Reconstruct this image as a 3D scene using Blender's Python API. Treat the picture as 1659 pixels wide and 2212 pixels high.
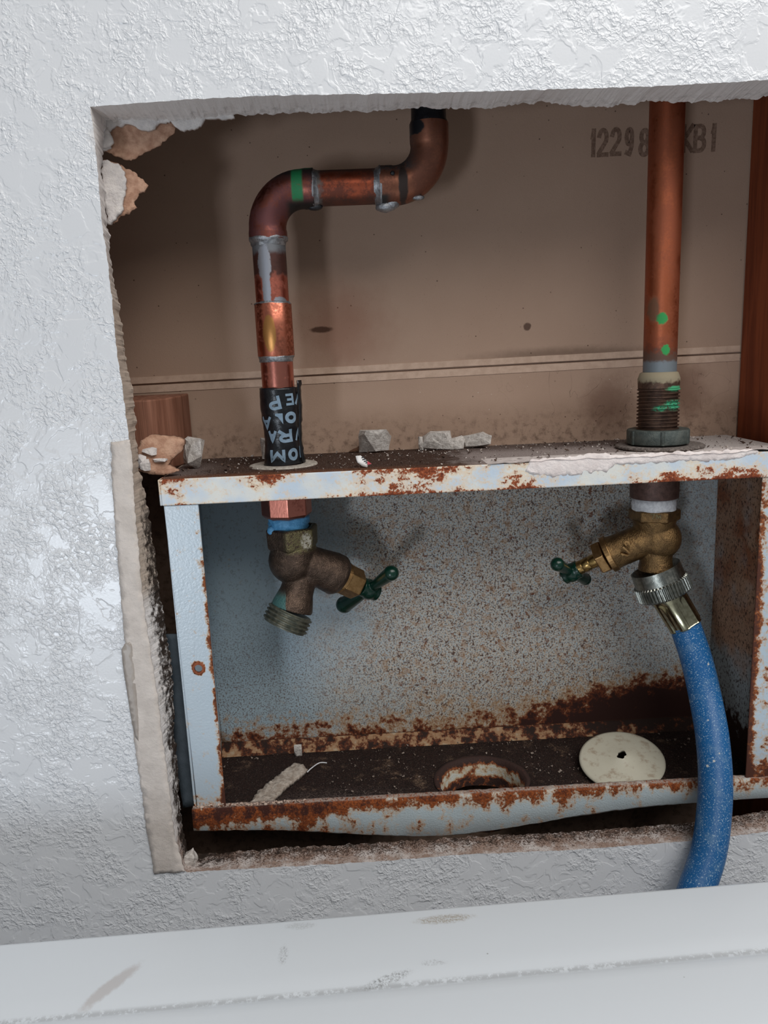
import bpy, bmesh, math, random
from mathutils import Vector, Matrix, noise as mnoise
from mathutils.geometry import tessellate_polygon, delaunay_2d_cdt

for o in list(bpy.data.objects): bpy.data.objects.remove(o)
SC = bpy.context.scene
COL = SC.collection
# ------------------------------------------------------------------ camera (all lengths below in mm, z counted from the lens height)
W, H, F = 1659.0, 2212.0, 1650.0
LENS_H = 1200.0
CAM = Vector((0, -335, 0))
def rig(p, y, r):
    p, y, r = map(math.radians, (p, y, r))
    f = Vector((math.sin(y)*math.cos(p), math.cos(y)*math.cos(p), -math.sin(p)))
    rt = Vector((math.cos(y), -math.sin(y), 0)); up = rt.cross(f)
    return math.cos(r)*rt + math.sin(r)*up, -math.sin(r)*rt + math.cos(r)*up, f
RT, UP, FW = rig(11.35, 1.69, -2.43)
def w2(v): return Vector((v[0]/1000, v[1]/1000, (v[2]+LENS_H)/1000))
cd = bpy.data.cameras.new('camera'); cam = bpy.data.objects.new('camera', cd); COL.objects.link(cam)
cd.sensor_fit = 'HORIZONTAL'; cd.sensor_width = 36; cd.lens = F/W*36; cd.clip_start = 0.01
cam.matrix_world = Matrix.Translation(w2(CAM)) @ Matrix((RT, UP, -FW)).transposed().to_4x4()
SC.camera = cam
# ------------------------------------------------------------------ light
world = bpy.data.worlds.new('room_light'); SC.world = world; world.use_nodes = True
world.node_tree.nodes['Background'].inputs[0].default_value = (.93, .97, 1.0, 1)
world.node_tree.nodes['Background'].inputs[1].default_value = 0.20
def area(name, loc, target, sx, sy, power, col):
    l = bpy.data.lights.new(name, 'AREA'); l.shape = 'RECTANGLE'; l.size = sx; l.size_y = sy; l.energy = power; l.color = col
    o = bpy.data.objects.new(name, l); COL.objects.link(o); o.location = loc
    o.rotation_euler = (Vector(target)-Vector(loc)).to_track_quat('-Z', 'Y').to_euler()
area('window_daylight', (-0.72, -1.75, 0.70), (0.03, 0.03, 1.12), .18, .30, 6.8, (.80, .89, 1.0))
area('ceiling_lamp', (0.40, -.58, 1.90), (0, 0, 1.22), 1.1, .6, 10.2, (1.0, .98, .95))
SC.view_settings.view_transform = 'Standard'; SC.view_settings.look = 'None'
SC.view_settings.gamma = 1; SC.view_settings.exposure = 0.0; SC.view_settings.use_curve_mapping = False

# ------------------------------------------------------------------ helpers: pixels to points on real planes
def ray(px, py): return FW + RT*((px-W/2)/F) + UP*((H/2-py)/F)
def at(px, py, Y):
    d = ray(px, py); return CAM + d*((Y-CAM.y)/d.y)
def atz(px, py, z):
    d = ray(px, py); return CAM + d*((z-CAM.z)/d.z)
def xz(px, py, Y): p = at(px, py, Y); return (p.x, p.z)
def fn(x, y, z, s=1.0): return mnoise.noise(Vector((x*s, y*s, z*s)))

# ------------------------------------------------------------------ helpers: objects
def wloc(o):
    v = Vector((0, 0, 0))
    while o is not None: v += o.location; o = o.parent
    return v
def tag(o, label=None, cat=None, group=None, kind=None):
    if label: o['label'] = label
    if cat: o['category'] = cat
    if group: o['group'] = group
    if kind: o['kind'] = kind
    return o
def thing(name, base, label, cat, group=None):
    o = bpy.data.objects.new(name, None); COL.objects.link(o); o.location = w2(base); o.empty_display_size = .01
    return tag(o, label, cat, group)
def build(name, bm, mat, parent=None, label=None, smooth=False, kind=None, cat=None, group=None, recalc=True):
    if recalc: bmesh.ops.recalc_face_normals(bm, faces=bm.faces)
    for v in bm.verts: v.co = w2(v.co)
    if parent is not None: off = wloc(parent); loc = Vector((0, 0, 0))
    else:
        xs = [v.co.x for v in bm.verts]; ys = [v.co.y for v in bm.verts]; zs = [v.co.z for v in bm.verts]
        off = Vector(((min(xs)+max(xs))/2, (min(ys)+max(ys))/2, min(zs))); loc = off
    for v in bm.verts: v.co -= off
    for f in bm.faces: f.smooth = smooth
    me = bpy.data.meshes.new(name); bm.to_mesh(me); bm.free()
    for m in (mat if isinstance(mat, (list, tuple)) else [mat]): me.materials.append(m)
    o = bpy.data.objects.new(name, me); COL.objects.link(o); o.location = loc; o.parent = parent
    return tag(o, label, cat, group, kind)
def bevel(o, w, n=2, ang=35):
    m = o.modifiers.new('bevel', 'BEVEL'); m.width = w/1000; m.segments = n; m.limit_method = 'ANGLE'; m.angle_limit = math.radians(ang); return o
def smooth_by_angle(o, ang=40):
    me = o.data
    for p in me.polygons: p.use_smooth = True
    bm = bmesh.new(); bm.from_mesh(me)
    for e in bm.edges:
        if len(e.link_faces) == 2 and e.calc_face_angle(0) > math.radians(ang): e.smooth = False
    bm.to_mesh(me); bm.free(); return o
def box(bm, x0, x1, y0, y1, z0, z1):
    vs = [bm.verts.new((x, y, z)) for x in (x0, x1) for y in (y0, y1) for z in (z0, z1)]
    for f in ((0,1,3,2),(4,6,7,5),(0,4,5,1),(2,3,7,6),(0,2,6,4),(1,5,7,3)): bm.faces.new([vs[i] for i in f])
def frame_of(axis):
    a = Vector(axis).normalized(); t = Vector((0, 0, 1)) if abs(a.z) < .9 else Vector((0, 1, 0))
    u = a.cross(t).normalized(); return a, u, a.cross(u)
def lathe(bm, p0, axis, prof, n=32, caps=(True, True), rad=None, phase=0.0):
    """prof: (distance along the axis, radius); rad(theta, i) multiplies the radius"""
    a, u, v = frame_of(axis); rings = []
    for i, (d, r) in enumerate(prof):
        rings.append([bm.verts.new(Vector(p0) + a*d + (u*math.cos(t)+v*math.sin(t))*r*(rad(t, i) if rad else 1))
                      for t in [phase+2*math.pi*k/n for k in range(n)]])
    for q, s in zip(rings, rings[1:]):
        for k in range(n): bm.faces.new((q[k], q[(k+1) % n], s[(k+1) % n], s[k]))
    if caps[0]: bm.faces.new(rings[0][::-1])
    if caps[1]: bm.faces.new(rings[-1])
def rod(bm, a, b, r0, r1=None, n=32, **k):
    a, b = Vector(a), Vector(b); lathe(bm, a, b-a, [(0, r0), ((b-a).length, r0 if r1 is None else r1)], n, **k)
def tube(bm, pts, rads, n=32, caps=True, wob=0):
    pts = [Vector(p) for p in pts]; T = [(pts[min(i+1, len(pts)-1)]-pts[max(i-1, 0)]).normalized() for i in range(len(pts))]
    u = T[0].orthogonal().normalized(); rings = []
    for i, p in enumerate(pts):
        u = (u - T[i]*u.dot(T[i])).normalized(); v = T[i].cross(u); r = rads[i] if isinstance(rads, list) else rads
        rings.append([bm.verts.new(p + (u*math.cos(2*math.pi*k/n)+v*math.sin(2*math.pi*k/n))*r*(1+wob*fn(p.x+k*3, p.z, i, .2))) for k in range(n)])
    for q, s in zip(rings, rings[1:]):
        for k in range(n): bm.faces.new((q[k], q[(k+1) % n], s[(k+1) % n], s[k]))
    if caps: bm.faces.new(rings[0][::-1]); bm.faces.new(rings[-1])
def ball(bm, c, r, sc=(1, 1, 1), sub=3):
    M = Matrix.Translation(Vector(c)) @ Matrix.Diagonal((r*sc[0], r*sc[1], r*sc[2], 1))
    bmesh.ops.create_icosphere(bm, subdivisions=sub, radius=1, matrix=M)
def arc(c, r, a0, a1, n, y):   # arc in the xz plane, degrees
    return [(c[0]+r*math.cos(math.radians(a0+(a1-a0)*i/n)), y, c[1]+r*math.sin(math.radians(a0+(a1-a0)*i/n))) for i in range(n+1)]
def rough_line(pts, step, amp, seed, s=.35, closed=False):
    """resample a polyline and make it ragged"""
    out = []; P = list(pts) + ([pts[0]] if closed else [])
    for (x0, z0), (x1, z1) in zip(P, P[1:]):
        L = math.hypot(x1-x0, z1-z0); n = max(1, int(L/step)); nx, nz = -(z1-z0)/(L or 1), (x1-x0)/(L or 1)
        for i in range(n):
            t = i/n; x = x0+(x1-x0)*t; z = z0+(z1-z0)*t
            d = amp*(fn(x, seed*7.3, z, s) + .6*fn(x, seed*3.1, z, s*3.1) + .3*fn(x, seed*1.1, z, s*8))
            out.append((x+nx*d, z+nz*d))
    if not closed: out.append(P[-1])
    return out
def slab(bm, poly, yf, thick, step=2.0, amp=.3, ns=.3, seed=1, dome=0.0, mat_front=0, mat_back=0):
    """a ragged sheet standing in the xz plane: front surface y = yf(x, z), with inner vertices and relief"""
    random.seed(seed)
    if not callable(yf): y0 = yf; yf = lambda x, z: y0
    n = len(poly); xs = [p[0] for p in poly]; zs = [p[1] for p in poly]; inner = []
    def inside(x, z):
        c = False; j = n-1
        for i in range(n):
            if (poly[i][1] > z) != (poly[j][1] > z) and x < (poly[j][0]-poly[i][0])*(z-poly[i][1])/(poly[j][1]-poly[i][1])+poly[i][0]: c = not c
            j = i
        return c
    def ed(x, z): return min(math.hypot(x-p[0], z-p[1]) for p in poly)
    x = min(xs)
    while x < max(xs):
        z = min(zs)
        while z < max(zs):
            a, b = x+random.uniform(-.3, .3)*step, z+random.uniform(-.3, .3)*step
            if inside(a, b) and ed(a, b) > step*.45: inner.append((a, b))
            z += step
        x += step
    V = [Vector(p) for p in poly] + [Vector(p) for p in inner]
    r = delaunay_2d_cdt(V, [], [list(range(n))], 1, 1e-4)
    vo, fo, ov = r[0], r[2], r[3]
    fr, bk = [], []
    for v in vo:
        d = ed(v.x, v.y); y = yf(v.x, v.y) + amp*(fn(v.x, seed, v.y, ns)+.5*fn(v.x, seed, v.y, ns*3)) - dome*(1-math.exp(-d/2.5))
        fr.append(bm.verts.new((v.x, y, v.y))); bk.append(bm.verts.new((v.x, yf(v.x, v.y)+thick+amp*.3*fn(v.x, 9+seed, v.y, ns), v.y)))
    cnt = {}
    for f in fo:
        bm.faces.new([fr[i] for i in f]).material_index = mat_front; bm.faces.new([bk[i] for i in reversed(f)]).material_index = mat_back
        for a, b in zip(f, list(f[1:])+[f[0]]):
            k = (min(a, b), max(a, b)); cnt[k] = cnt.get(k, 0)+1
    for (a, b), c in cnt.items():
        if c == 1: bm.faces.new((fr[a], fr[b], bk[b], bk[a])).material_index = mat_back
def chunk(bm, c, s, seed, n=16, rot=0):
    random.seed(seed); vs = []
    for i in range(n):
        d = Vector([random.uniform(-1, 1) for _ in range(3)]); m = max(abs(q) for q in d); d = d/m*random.uniform(.8, 1)
        d = Vector((d.x*s[0]/2, d.y*s[1]/2, d.z*s[2]/2)); d.rotate(Matrix.Rotation(rot, 3, 'Y')); vs.append(bm.verts.new(Vector(c)+d))
    r = bmesh.ops.convex_hull(bm, input=vs)
    bmesh.ops.delete(bm, geom=[g for g in r['geom_unused'] if isinstance(g, bmesh.types.BMVert)], context='VERTS')
def plate_holes(bm, outer, holes, to3, thick_vec):
    """flat plate with round holes; outer & holes are 2D loops, to3 maps 2D to 3D"""
    loops = [[Vector((a, b, 0)) for a, b in outer]] + [[Vector((a, b, 0)) for a, b in h] for h in holes]
    tris = tessellate_polygon(loops); flat = [p for l in loops for p in l]
    t = Vector(thick_vec)
    A = [bm.verts.new(Vector(to3(p.x, p.y))) for p in flat]; B = [bm.verts.new(Vector(to3(p.x, p.y))+t) for p in flat]
    for q in tris:
        try: bm.faces.new([A[i] for i in q]); bm.faces.new([B[i] for i in reversed(q)])
        except ValueError: pass
    k = 0
    for l in loops:
        for i in range(len(l)):
            a, b = k+i, k+(i+1) % len(l); bm.faces.new((A[a], A[b], B[b], B[a]))
        k += len(l)
def circ(cx, cy, r, n=32): return [(cx+r*math.cos(2*math.pi*i/n), cy+r*math.sin(2*math.pi*i/n)) for i in range(n)]

# ------------------------------------------------------------------ material language
def srgb(r, g, b):
    f = lambda c: (c/255/12.92 if c/255 <= .04045 else ((c/255+.055)/1.055)**2.4)
    return (f(r), f(g), f(b), 1)
class M:
    def __init__(s, name, rough=.6, metal=0.0, spec=.5):
        s.m = bpy.data.materials.new(name); s.m.use_nodes = True; s.t = s.m.node_tree; s.N = s.t.nodes; s.L = s.t.links
        s.b = s.N['Principled BSDF']; s.set('Roughness', rough); s.set('Metallic', metal); s.set('Specular IOR Level', spec)
        g = s.N.new('ShaderNodeNewGeometry'); a = s.N.new('ShaderNodeVectorMath'); a.operation = 'MULTIPLY_ADD'
        s.L.new(g.outputs['Position'], a.inputs[0]); a.inputs[1].default_value = (1000,)*3; a.inputs[2].default_value = (0, 0, -LENS_H)
        s.pos = a.outputs[0]; sp = s.N.new('ShaderNodeSeparateXYZ'); s.L.new(s.pos, sp.inputs[0]); s.x, s.y, s.z = sp.outputs
    def put(s, inp, v):
        if isinstance(v, (int, float)): inp.default_value = v if inp.type == 'VALUE' else (v,)*3
        elif isinstance(v, tuple): inp.default_value = v if inp.type == 'RGBA' else v[:3]
        else: s.L.new(v, inp)
    def set(s, n, v): s.put(s.b.inputs[n], v)
    def sc(s, k):
        a = s.N.new('ShaderNodeVectorMath'); a.operation = 'MULTIPLY'; s.L.new(s.pos, a.inputs[0]); a.inputs[1].default_value = k if isinstance(k, tuple) else (k,)*3; return a.outputs[0]
    def noise(s, k, det=3, rough=.5, dist=0.0, off=0):
        n = s.N.new('ShaderNodeTexNoise'); s.L.new(s.sc(k), n.inputs['Vector']); n.noise_dimensions = '4D'; n.inputs['W'].default_value = off
        n.inputs['Scale'].default_value = 1; n.inputs['Detail'].default_value = det; n.inputs['Roughness'].default_value = rough; n.inputs['Distortion'].default_value = dist
        return n.outputs['Fac']
    def vor(s, k, feat='F1', rnd=1.0, out='Distance'):
        n = s.N.new('ShaderNodeTexVoronoi'); s.L.new(s.sc(k), n.inputs['Vector']); n.feature = feat; n.inputs['Scale'].default_value = 1; n.inputs['Randomness'].default_value = rnd
        return n.outputs[out]
    def math(s, op, a, b=0.0, c=0.0):
        n = s.N.new('ShaderNodeMath'); n.operation = op
        for i, v in enumerate((a, b, c)): s.put(n.inputs[i], v)
        return n.outputs[0]
    def add(s, a, b): return s.math('ADD', a, b)
    def mul(s, a, b): return s.math('MULTIPLY', a, b)
    def mx(s, a, b): return s.math('MAXIMUM', a, b)
    def ss(s, v, a, b, lo=0.0, hi=1.0):
        n = s.N.new('ShaderNodeMapRange'); n.interpolation_type = 'SMOOTHSTEP' ; s.put(n.inputs[0], v)
        if a > b: a, b, lo, hi = b, a, hi, lo
        for i, q in enumerate((a, b, lo, hi)): n.inputs[i+1].default_value = q
        return n.outputs[0]
    def mix(s, f, a, b):
        n = s.N.new('ShaderNodeMix'); n.data_type = 'RGBA'; s.put(n.inputs[0], f); s.put(n.inputs[6], a); s.put(n.inputs[7], b); return n.outputs[2]
    def mixv(s, f, a, b):
        n = s.N.new('ShaderNodeMix'); n.data_type = 'FLOAT'; s.put(n.inputs[0], f); s.put(n.inputs[2], a); s.put(n.inputs[3], b); return n.outputs[0]
    def blob(s, cx, cz, rx, rz, edge=.25, wob=.5, k=.4):
        """soft elliptical stain centred on (cx, cz) in the xz plane with a ragged rim"""
        a = s.mul(s.add(s.x, -cx), 1/rx); b = s.mul(s.add(s.z, -cz), 1/rz)
        d = s.math('SQRT', s.add(s.mul(a, a), s.mul(b, b)))
        d = s.add(d, s.mul(s.add(s.noise(k, 4, .6, off=cx), -.5), wob*2))
        return s.ss(d, 1+edge, 1-edge)
    def bump(s, h, dist=.5, strength=1.0):
        n = s.N.new('ShaderNodeBump'); n.inputs['Strength'].default_value = strength; n.inputs['Distance'].default_value = dist/1000; s.put(n.inputs['Height'], h)
        s.L.new(n.outputs[0], s.b.inputs['Normal']); return s
    def col(s, c): s.set('Base Color', c); return s

def mat_paint():
    m = M('white_wall_paint', .26, spec=.55)
    dens = m.ss(m.noise(.045, 2, .5), .42, .55)
    n = m.noise(.10, 3, .5, .8); plate = m.ss(n, .455, .53)
    n2 = m.noise(.26, 2, .55, .6, off=3); ridge = m.ss(m.math('ABSOLUTE', m.add(n2, -.5)), .070, .0)
    n3 = m.noise(.36, 2, .5, .3, off=6); lump = m.ss(n3, .45, .66)
    h = m.add(m.mul(m.add(m.mul(ridge, .45), m.mul(lump, .75)), dens), m.mul(plate, .50))
    m.bump(m.add(h, m.mul(m.noise(.9, 3, .5), .10)), .40, .75)
    c = m.mix(m.noise(.02, 3), srgb(214, 216, 220), srgb(224, 225, 227))
    st = m.mul(m.blob(-95, 92, 6, 6, .6, .5), .35); c = m.mix(st, c, srgb(190, 160, 135))
    st2 = m.mx(m.blob(-72, -300, 34, 9, .6, .5, .12), m.blob(-10, -290, 10, 5, .5, .5)); c = m.mix(m.mul(st2, .35), c, srgb(170, 150, 138))
    return m.col(c).m
def mat_gypsum():
    m = M('cut_gypsum', .9, spec=.2)
    n = m.noise(.5, 6, .7); f = m.noise(2.2, 4, .7)
    c = m.mix(n, srgb(222, 216, 214), srgb(232, 227, 224))
    c = m.mix(m.mul(m.ss(m.x, -60, -85), m.mul(m.ss(m.z, -110, -95, 0, 1), m.ss(m.z, 70, 20))), c, srgb(188, 172, 158))
    low = m.ss(m.z, -40, -75); left = m.ss(m.x, -70, -88)
    backw = m.ss(m.y, 0, 15)
    dirt = m.ss(m.add(m.add(m.noise(.28, 6, .7, off=2), m.mul(backw, .22)), m.mul(m.mul(low, left), .12)), .66, .86)
    dirt = m.mul(dirt, m.mx(low, .25))
    c = m.mix(m.mul(m.mul(low, m.ss(n, .45, .7)), .5), c, srgb(160, 140, 122))
    bot = m.ss(m.z, -222, -230); c = m.mix(m.mul(bot, m.ss(m.noise(.10, 5, .7, off=21), .38, .6, .25, .9)), c, srgb(150, 122, 106))
    c = m.mix(m.mul(bot, m.ss(m.add(m.noise(1.1, 5, .75, off=22), m.mul(backw, .10)), .54, .62)), c, srgb(84, 64, 54))
    c = m.mix(dirt, c, srgb(52, 42, 36))
    m.bump(m.add(m.mul(n, .6), m.mul(f, .4)), .6, .7); return m.col(c).m
def mat_simple(name, c1, c2, k=.3, rough=.6, metal=0.0, bump=0.0, bk=1.5, det=4, spec=.5, dist=0.0, kv=None):
    m = M(name, rough, metal, spec); n = m.noise(kv or k, det, .6, dist)
    m.col(m.mix(m.ss(n, .35, .65), srgb(*c1), srgb(*c2)))
    if bump: m.bump(m.noise(bk, 4, .65), bump, .8)
    return m.m
def mat_board():
    m = M('brown_board_paper', .85, spec=.25)
    c = m.mix(m.noise(.03, 4), srgb(166, 138, 119), srgb(178, 151, 132))
    c = m.mix(m.mul(m.ss(m.noise(3.0, 3, .6), .45, .75), .15), c, srgb(110, 85, 70))
    sp = m.mul(m.ss(m.vor(.16), .075, .05), m.ss(m.noise(.05, 3, off=8), .42, .55)); c = m.mix(m.mul(sp, .75), c, srgb(66, 44, 34))
    sp2 = m.mul(m.ss(m.vor(.5), .10, .07), m.ss(m.noise(.03, 3, off=5), .46, .6)); c = m.mix(m.mul(sp2, .5), c, srgb(80, 56, 44))
    # soot where the joints were soldered, damp marks at the shelf, grime above the seam
    c = m.mix(m.mul(m.blob(-8, 18, 22, 20, .8, .5, .12), .45), c, srgb(120, 66, 44))
    c = m.mix(m.mul(m.blob(120, -2, 42, 3.5, .7, .5, .2), .5), c, srgb(70, 50, 38))
    c = m.mix(m.mul(m.mx(m.blob(142, -30, 12, 14, .7, .6, .2), m.blob(186, -24, 12, 14, .7, .6, .2)), .5), c, srgb(86, 48, 32))
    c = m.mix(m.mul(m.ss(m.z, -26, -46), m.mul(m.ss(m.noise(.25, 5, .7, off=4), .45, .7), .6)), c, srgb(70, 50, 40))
    c = m.mix(m.mul(m.blob(96.5, 14, 2.1, 2.0, .2, .35, .6), .8), c, srgb(70, 46, 38))
    c = m.mix(m.mul(m.blob(-17.5, 17, 6, 1.6, .3, .3, .5), .85), c, srgb(60, 34, 22))
    hair = m.mul(m.ss(m.math('ABSOLUTE', m.add(m.noise((.05, .05, .03), 2, .5, 1.2, off=6), -.5)), .004, .0), m.mul(m.ss(m.z, 10, -20), m.ss(m.x, 60, 110)))
    c = m.mix(m.mul(hair, .5), c, srgb(60, 44, 36))
    fl = m.mul(m.ss(m.vor(.3), .09, .06), m.ss(m.noise(.06, 3, off=15), .50, .6)); c = m.mix(m.mul(fl, m.mul(m.ss(m.z, 5, -20), .8)), c, srgb(205, 192, 178))
    m.bump(m.noise(1.5, 4, .6), .25, .5); return m.col(c).m
def rust_layers(m, base, R, tan=(206, 176, 140), orange=(150, 82, 42), brown=(72, 36, 24), t=(.50, .60, .74), e=.035):
    c = m.mix(m.mul(m.ss(R, t[0]-.06, t[0]+.06), .75), base, srgb(*tan))
    mid = m.mix(m.ss(m.noise(.9, 3, .6, off=9), .4, .6), srgb(*orange), srgb(int(orange[0]*.72), int(orange[1]*.66), int(orange[2]*.66)))
    c = m.mix(m.ss(R, t[1]-e, t[1]+e), c, mid); c = m.mix(m.ss(R, t[2]-.05, t[2]+.05), c, srgb(*brown)); return c
def mat_back():
    m = M('speckled_rusty_enamel', .45, spec=.4)
    base = m.mix(m.noise(.02, 2), srgb(160, 180, 192), srgb(174, 192, 200))
    dens = m.mul(m.ss(m.add(m.x, m.mul(m.add(m.noise(.03, 3), -.5), 90)), -60, 30), m.ss(m.x, 215, 120, .45, 1))
    film = m.mul(dens, m.ss(m.noise(1.1, 4, .7), .34, .60)); base = m.mix(m.mul(film, .85), base, srgb(204, 184, 160))
    fine = m.mul(m.ss(m.noise(1.0, 4, .75, off=3), .525, .555), m.mx(dens, m.mul(m.ss(m.z, -110, -190), .8))); base = m.mix(m.mul(fine, .95), base, srgb(92, 66, 46))
    f2 = m.mul(m.ss(m.noise((.55, .55, .42), 5, .75, off=7), .565, .59), m.mx(dens, .30)); base = m.mix(m.mul(f2, .95), base, srgb(76, 44, 28)); f3 = m.mul(m.ss(m.noise(.30, 5, .72, off=17), .59, .625), m.mx(dens, .25)); base = m.mix(m.mul(f3, .9), base, m.mix(m.noise(1.5, 2), srgb(64, 34, 22), srgb(140, 78, 42)))
    halo = m.mul(m.ss(m.noise(.22, 3, .6, off=2), .52, .64), m.mul(dens, .5)); base = m.mix(halo, base, srgb(160, 118, 78))
    n = m.add(m.mul(m.noise(.12, 6, .68), .75), m.mul(m.noise(.5, 4, .6, off=5), .25))
    edge = m.mul(m.ss(m.z, -192, -226), .215); er = m.mul(m.mul(m.ss(m.x, 60, 185), m.ss(m.z, -176, -212)), .30)
    R = m.add(m.add(n, edge), er)
    c = rust_layers(m, base, R, (176, 140, 100), (128, 66, 34), (52, 26, 20), (.64, .695, .76))
    c = m.mix(m.mul(m.ss(m.z, -221.4, -222.4), .8), c, srgb(60, 34, 22))
    m.bump(m.noise(1.2, 4, .7), .25, .5); m.set('Roughness', m.mixv(m.ss(R, .6, .7), .42, .85)); return m.col(c).m
def mat_rust_side():
    m = M('brown_rust_film_enamel', .7, spec=.3)
    base = m.mix(m.ss(m.add(m.noise(.04, 3), m.mul(m.ss(m.z, -150, -200), .3)), .5, .75), srgb(160, 124, 100), srgb(150, 156, 158))
    base = m.mix(m.mul(m.blob(0, 0, 1, 1), 0), base, base)
    band = m.mul(m.ss(m.z, -190, -90), m.ss(m.noise(.05, 4, .6, off=2), .4, .62)); base = m.mix(m.mul(band, .9), base, srgb(130, 72, 40))
    sp = m.ss(m.noise((.7, .7, .45), 5, .75), .52, .58); c = m.mix(m.mul(sp, .9), base, srgb(56, 38, 30))
    c = m.mix(m.ss(m.add(m.noise(.15, 4, .6, off=3), m.mul(m.ss(m.z, -190, -222), .5)), .72, .85), c, srgb(48, 26, 20))
    m.bump(m.noise(.9, 4, .7), .4, .6); return m.col(c).m
def mat_frame():
    m = M('pale_blue_enamel', .28, spec=.5)
    base = m.mix(m.noise(.03, 2), srgb(178, 194, 206), srgb(190, 203, 213))
    # rust creeps in from the inner edges of the flanges and from the foot
    inner = m.mx(m.mul(m.ss(m.x, -79.5, -75.8), m.ss(m.x, -70, -75.5)), m.mul(m.ss(m.x, 197, 191.5), m.ss(m.x, 185, 191)))
    foot = m.ss(m.z, -205, -219); zr = m.ss(m.z, -60, -120)
    n = m.add(m.mul(m.noise(.25, 5, .65), .7), m.mul(m.noise(1.0, 4, .6, off=4), .3))
    right = m.mul(m.ss(m.x, 150, 190), .10)
    R = m.add(m.add(n, m.mul(m.mul(inner, m.add(.25, m.mul(zr, .75))), .24)), m.add(m.mul(foot, .16), right))
    ring = m.blob(-83.2, -144, 3.6, 4.0, .2, .25, .6); R = m.add(R, m.mul(ring, .26))
    c = rust_layers(m, base, R, (200, 170, 135), (150, 84, 40), (78, 40, 26), (.62, .68, .77))
    fine = m.mul(m.ss(m.noise(.9, 4, .75, off=11), .64, .68), m.ss(m.x, 150, 190, .25, 1)); c = m.mix(m.mul(fine, .7), c, srgb(110, 90, 76))
    m.bump(m.add(m.noise(.9, 3, .5), m.mul(m.ss(R, .64, .7), .4)), .25, .45); m.set('Roughness', m.mixv(m.ss(R, .6, .7), .26, .8)); return m.col(c).m
def mat_face():
    m = M('rust_blotched_white_enamel', .4, spec=.4)
    base = m.mix(m.ss(m.noise(.05, 3), .42, .6), srgb(196, 210, 224), srgb(222, 222, 216))
    n = m.add(m.mul(m.noise((.14, .14, .2), 5, .62), .62), m.mul(m.noise(.8, 4, .7, off=4), .38))
    mid = m.mx(m.mx(m.blob(26, -57, 24, 8, .8, .3, .1), m.mul(m.blob(-86, -54, 10, 5, .7, .3), .75)), m.mx(m.mul(m.blob(-45, -53, 12, 3, .7, .3), .7), m.mx(m.mul(m.blob(76, -59, 9, 6, .7, .3), .9), m.blob(165, -61, 30, 4, .8, .3, .2))))
    R = m.add(m.add(n, m.mul(mid, .14)), m.mul(m.ss(m.z, -60.5, -63), .10)); R = m.add(R, m.mul(m.ss(m.z, -54, -50.6), .06))
    c = rust_layers(m, base, R, (226, 200, 168), (160, 82, 44), (92, 42, 26), (.56, .64, .72), .02)
    c = m.mix(m.mul(m.ss(m.noise(1.6, 3, .7, off=6), .66, .70), .6), c, srgb(130, 100, 84))
    m.bump(m.add(m.noise(.5, 4, .6), m.mul(m.ss(R, .6, .66), .5)), .3, .5); m.set('Roughness', m.mixv(m.ss(R, .55, .65), .38, .85)); return m.col(c).m
def mat_shelftop():
    m = M('dirty_shelf_top', .95, spec=.15)
    n = m.noise(.12, 6, .7); f = m.noise(1.6, 4, .7, off=3)
    c = m.mix(m.ss(f, .4, .62), srgb(50, 36, 31), srgb(86, 62, 50))
    dust = m.mx(m.ss(m.add(m.x, m.mul(m.add(n, -.5), 60)), 40, 62), m.mul(m.ss(m.x, -60, -90), .4)); dust = m.mul(dust, m.ss(m.y, 82, 55, .25, 1))
    c = m.mix(m.mul(dust, m.ss(f, .30, .62, .35, 1)), c, srgb(168, 156, 152))
    front = m.ss(m.add(m.y, m.mul(m.add(n, -.5), 14)), 32, 20); c = m.mix(m.mul(front, m.ss(m.x, 60, -20, .2, .8)), c, srgb(112, 70, 46))
    wh = m.mul(m.ss(m.add(m.x, m.mul(n, 30)), 175, 190), m.ss(f, .3, .5)); c = m.mix(wh, c, srgb(196, 188, 184))
    c = m.mix(m.mul(m.ss(m.noise(2.5, 2, .5, off=9), .64, .68), .8), c, srgb(206, 200, 194))
    m.bump(m.add(n, f), .7, .9); return m.col(c).m
def mat_lip():
    m = M('heavily_rusted_lip_enamel', .6, spec=.35)
    base = m.mix(m.noise(.05, 2), srgb(168, 184, 192), srgb(186, 196, 198))
    n = m.add(m.mul(m.noise((.12, .12, .09), 5, .6), .7), m.mul(m.noise(.7, 4, .65, off=2), .3))
    top = m.mul(m.ss(m.z, -230, -221), .15); left = m.mul(m.ss(m.x, 20, -50), .10); right = m.mul(m.ss(m.x, 90, 150), -.04); run = m.mul(m.noise((.22, .22, .02), 3, .5, off=5), .16)
    R = m.add(m.add(m.add(n, top), m.add(left, right)), m.add(run, -.08))
    c = rust_layers(m, base, R, (196, 160, 120), (148, 78, 36), (62, 30, 22), (.55, .60, .72))
    fl = m.mul(m.ss(m.noise(1.8, 4, .75, off=8), .60, .66), m.ss(R, .62, .74)); c = m.mix(m.mul(fl, .75), c, srgb(170, 138, 116))
    c = m.mix(m.mul(m.mul(m.ss(m.z, -221.3, -220.3), m.ss(m.y, 17.5, 18.3)), m.ss(m.noise(.9, 4, .7, off=12), .38, .55)), c, srgb(158, 140, 130))
    m.bump(m.add(m.mul(m.noise(1.2, 4, .7), .7), m.mul(m.ss(R, .58, .66), .5)), .7, .8); m.set('Roughness', m.mixv(m.ss(R, .55, .65), .4, .92)); return m.col(c).m
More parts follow.
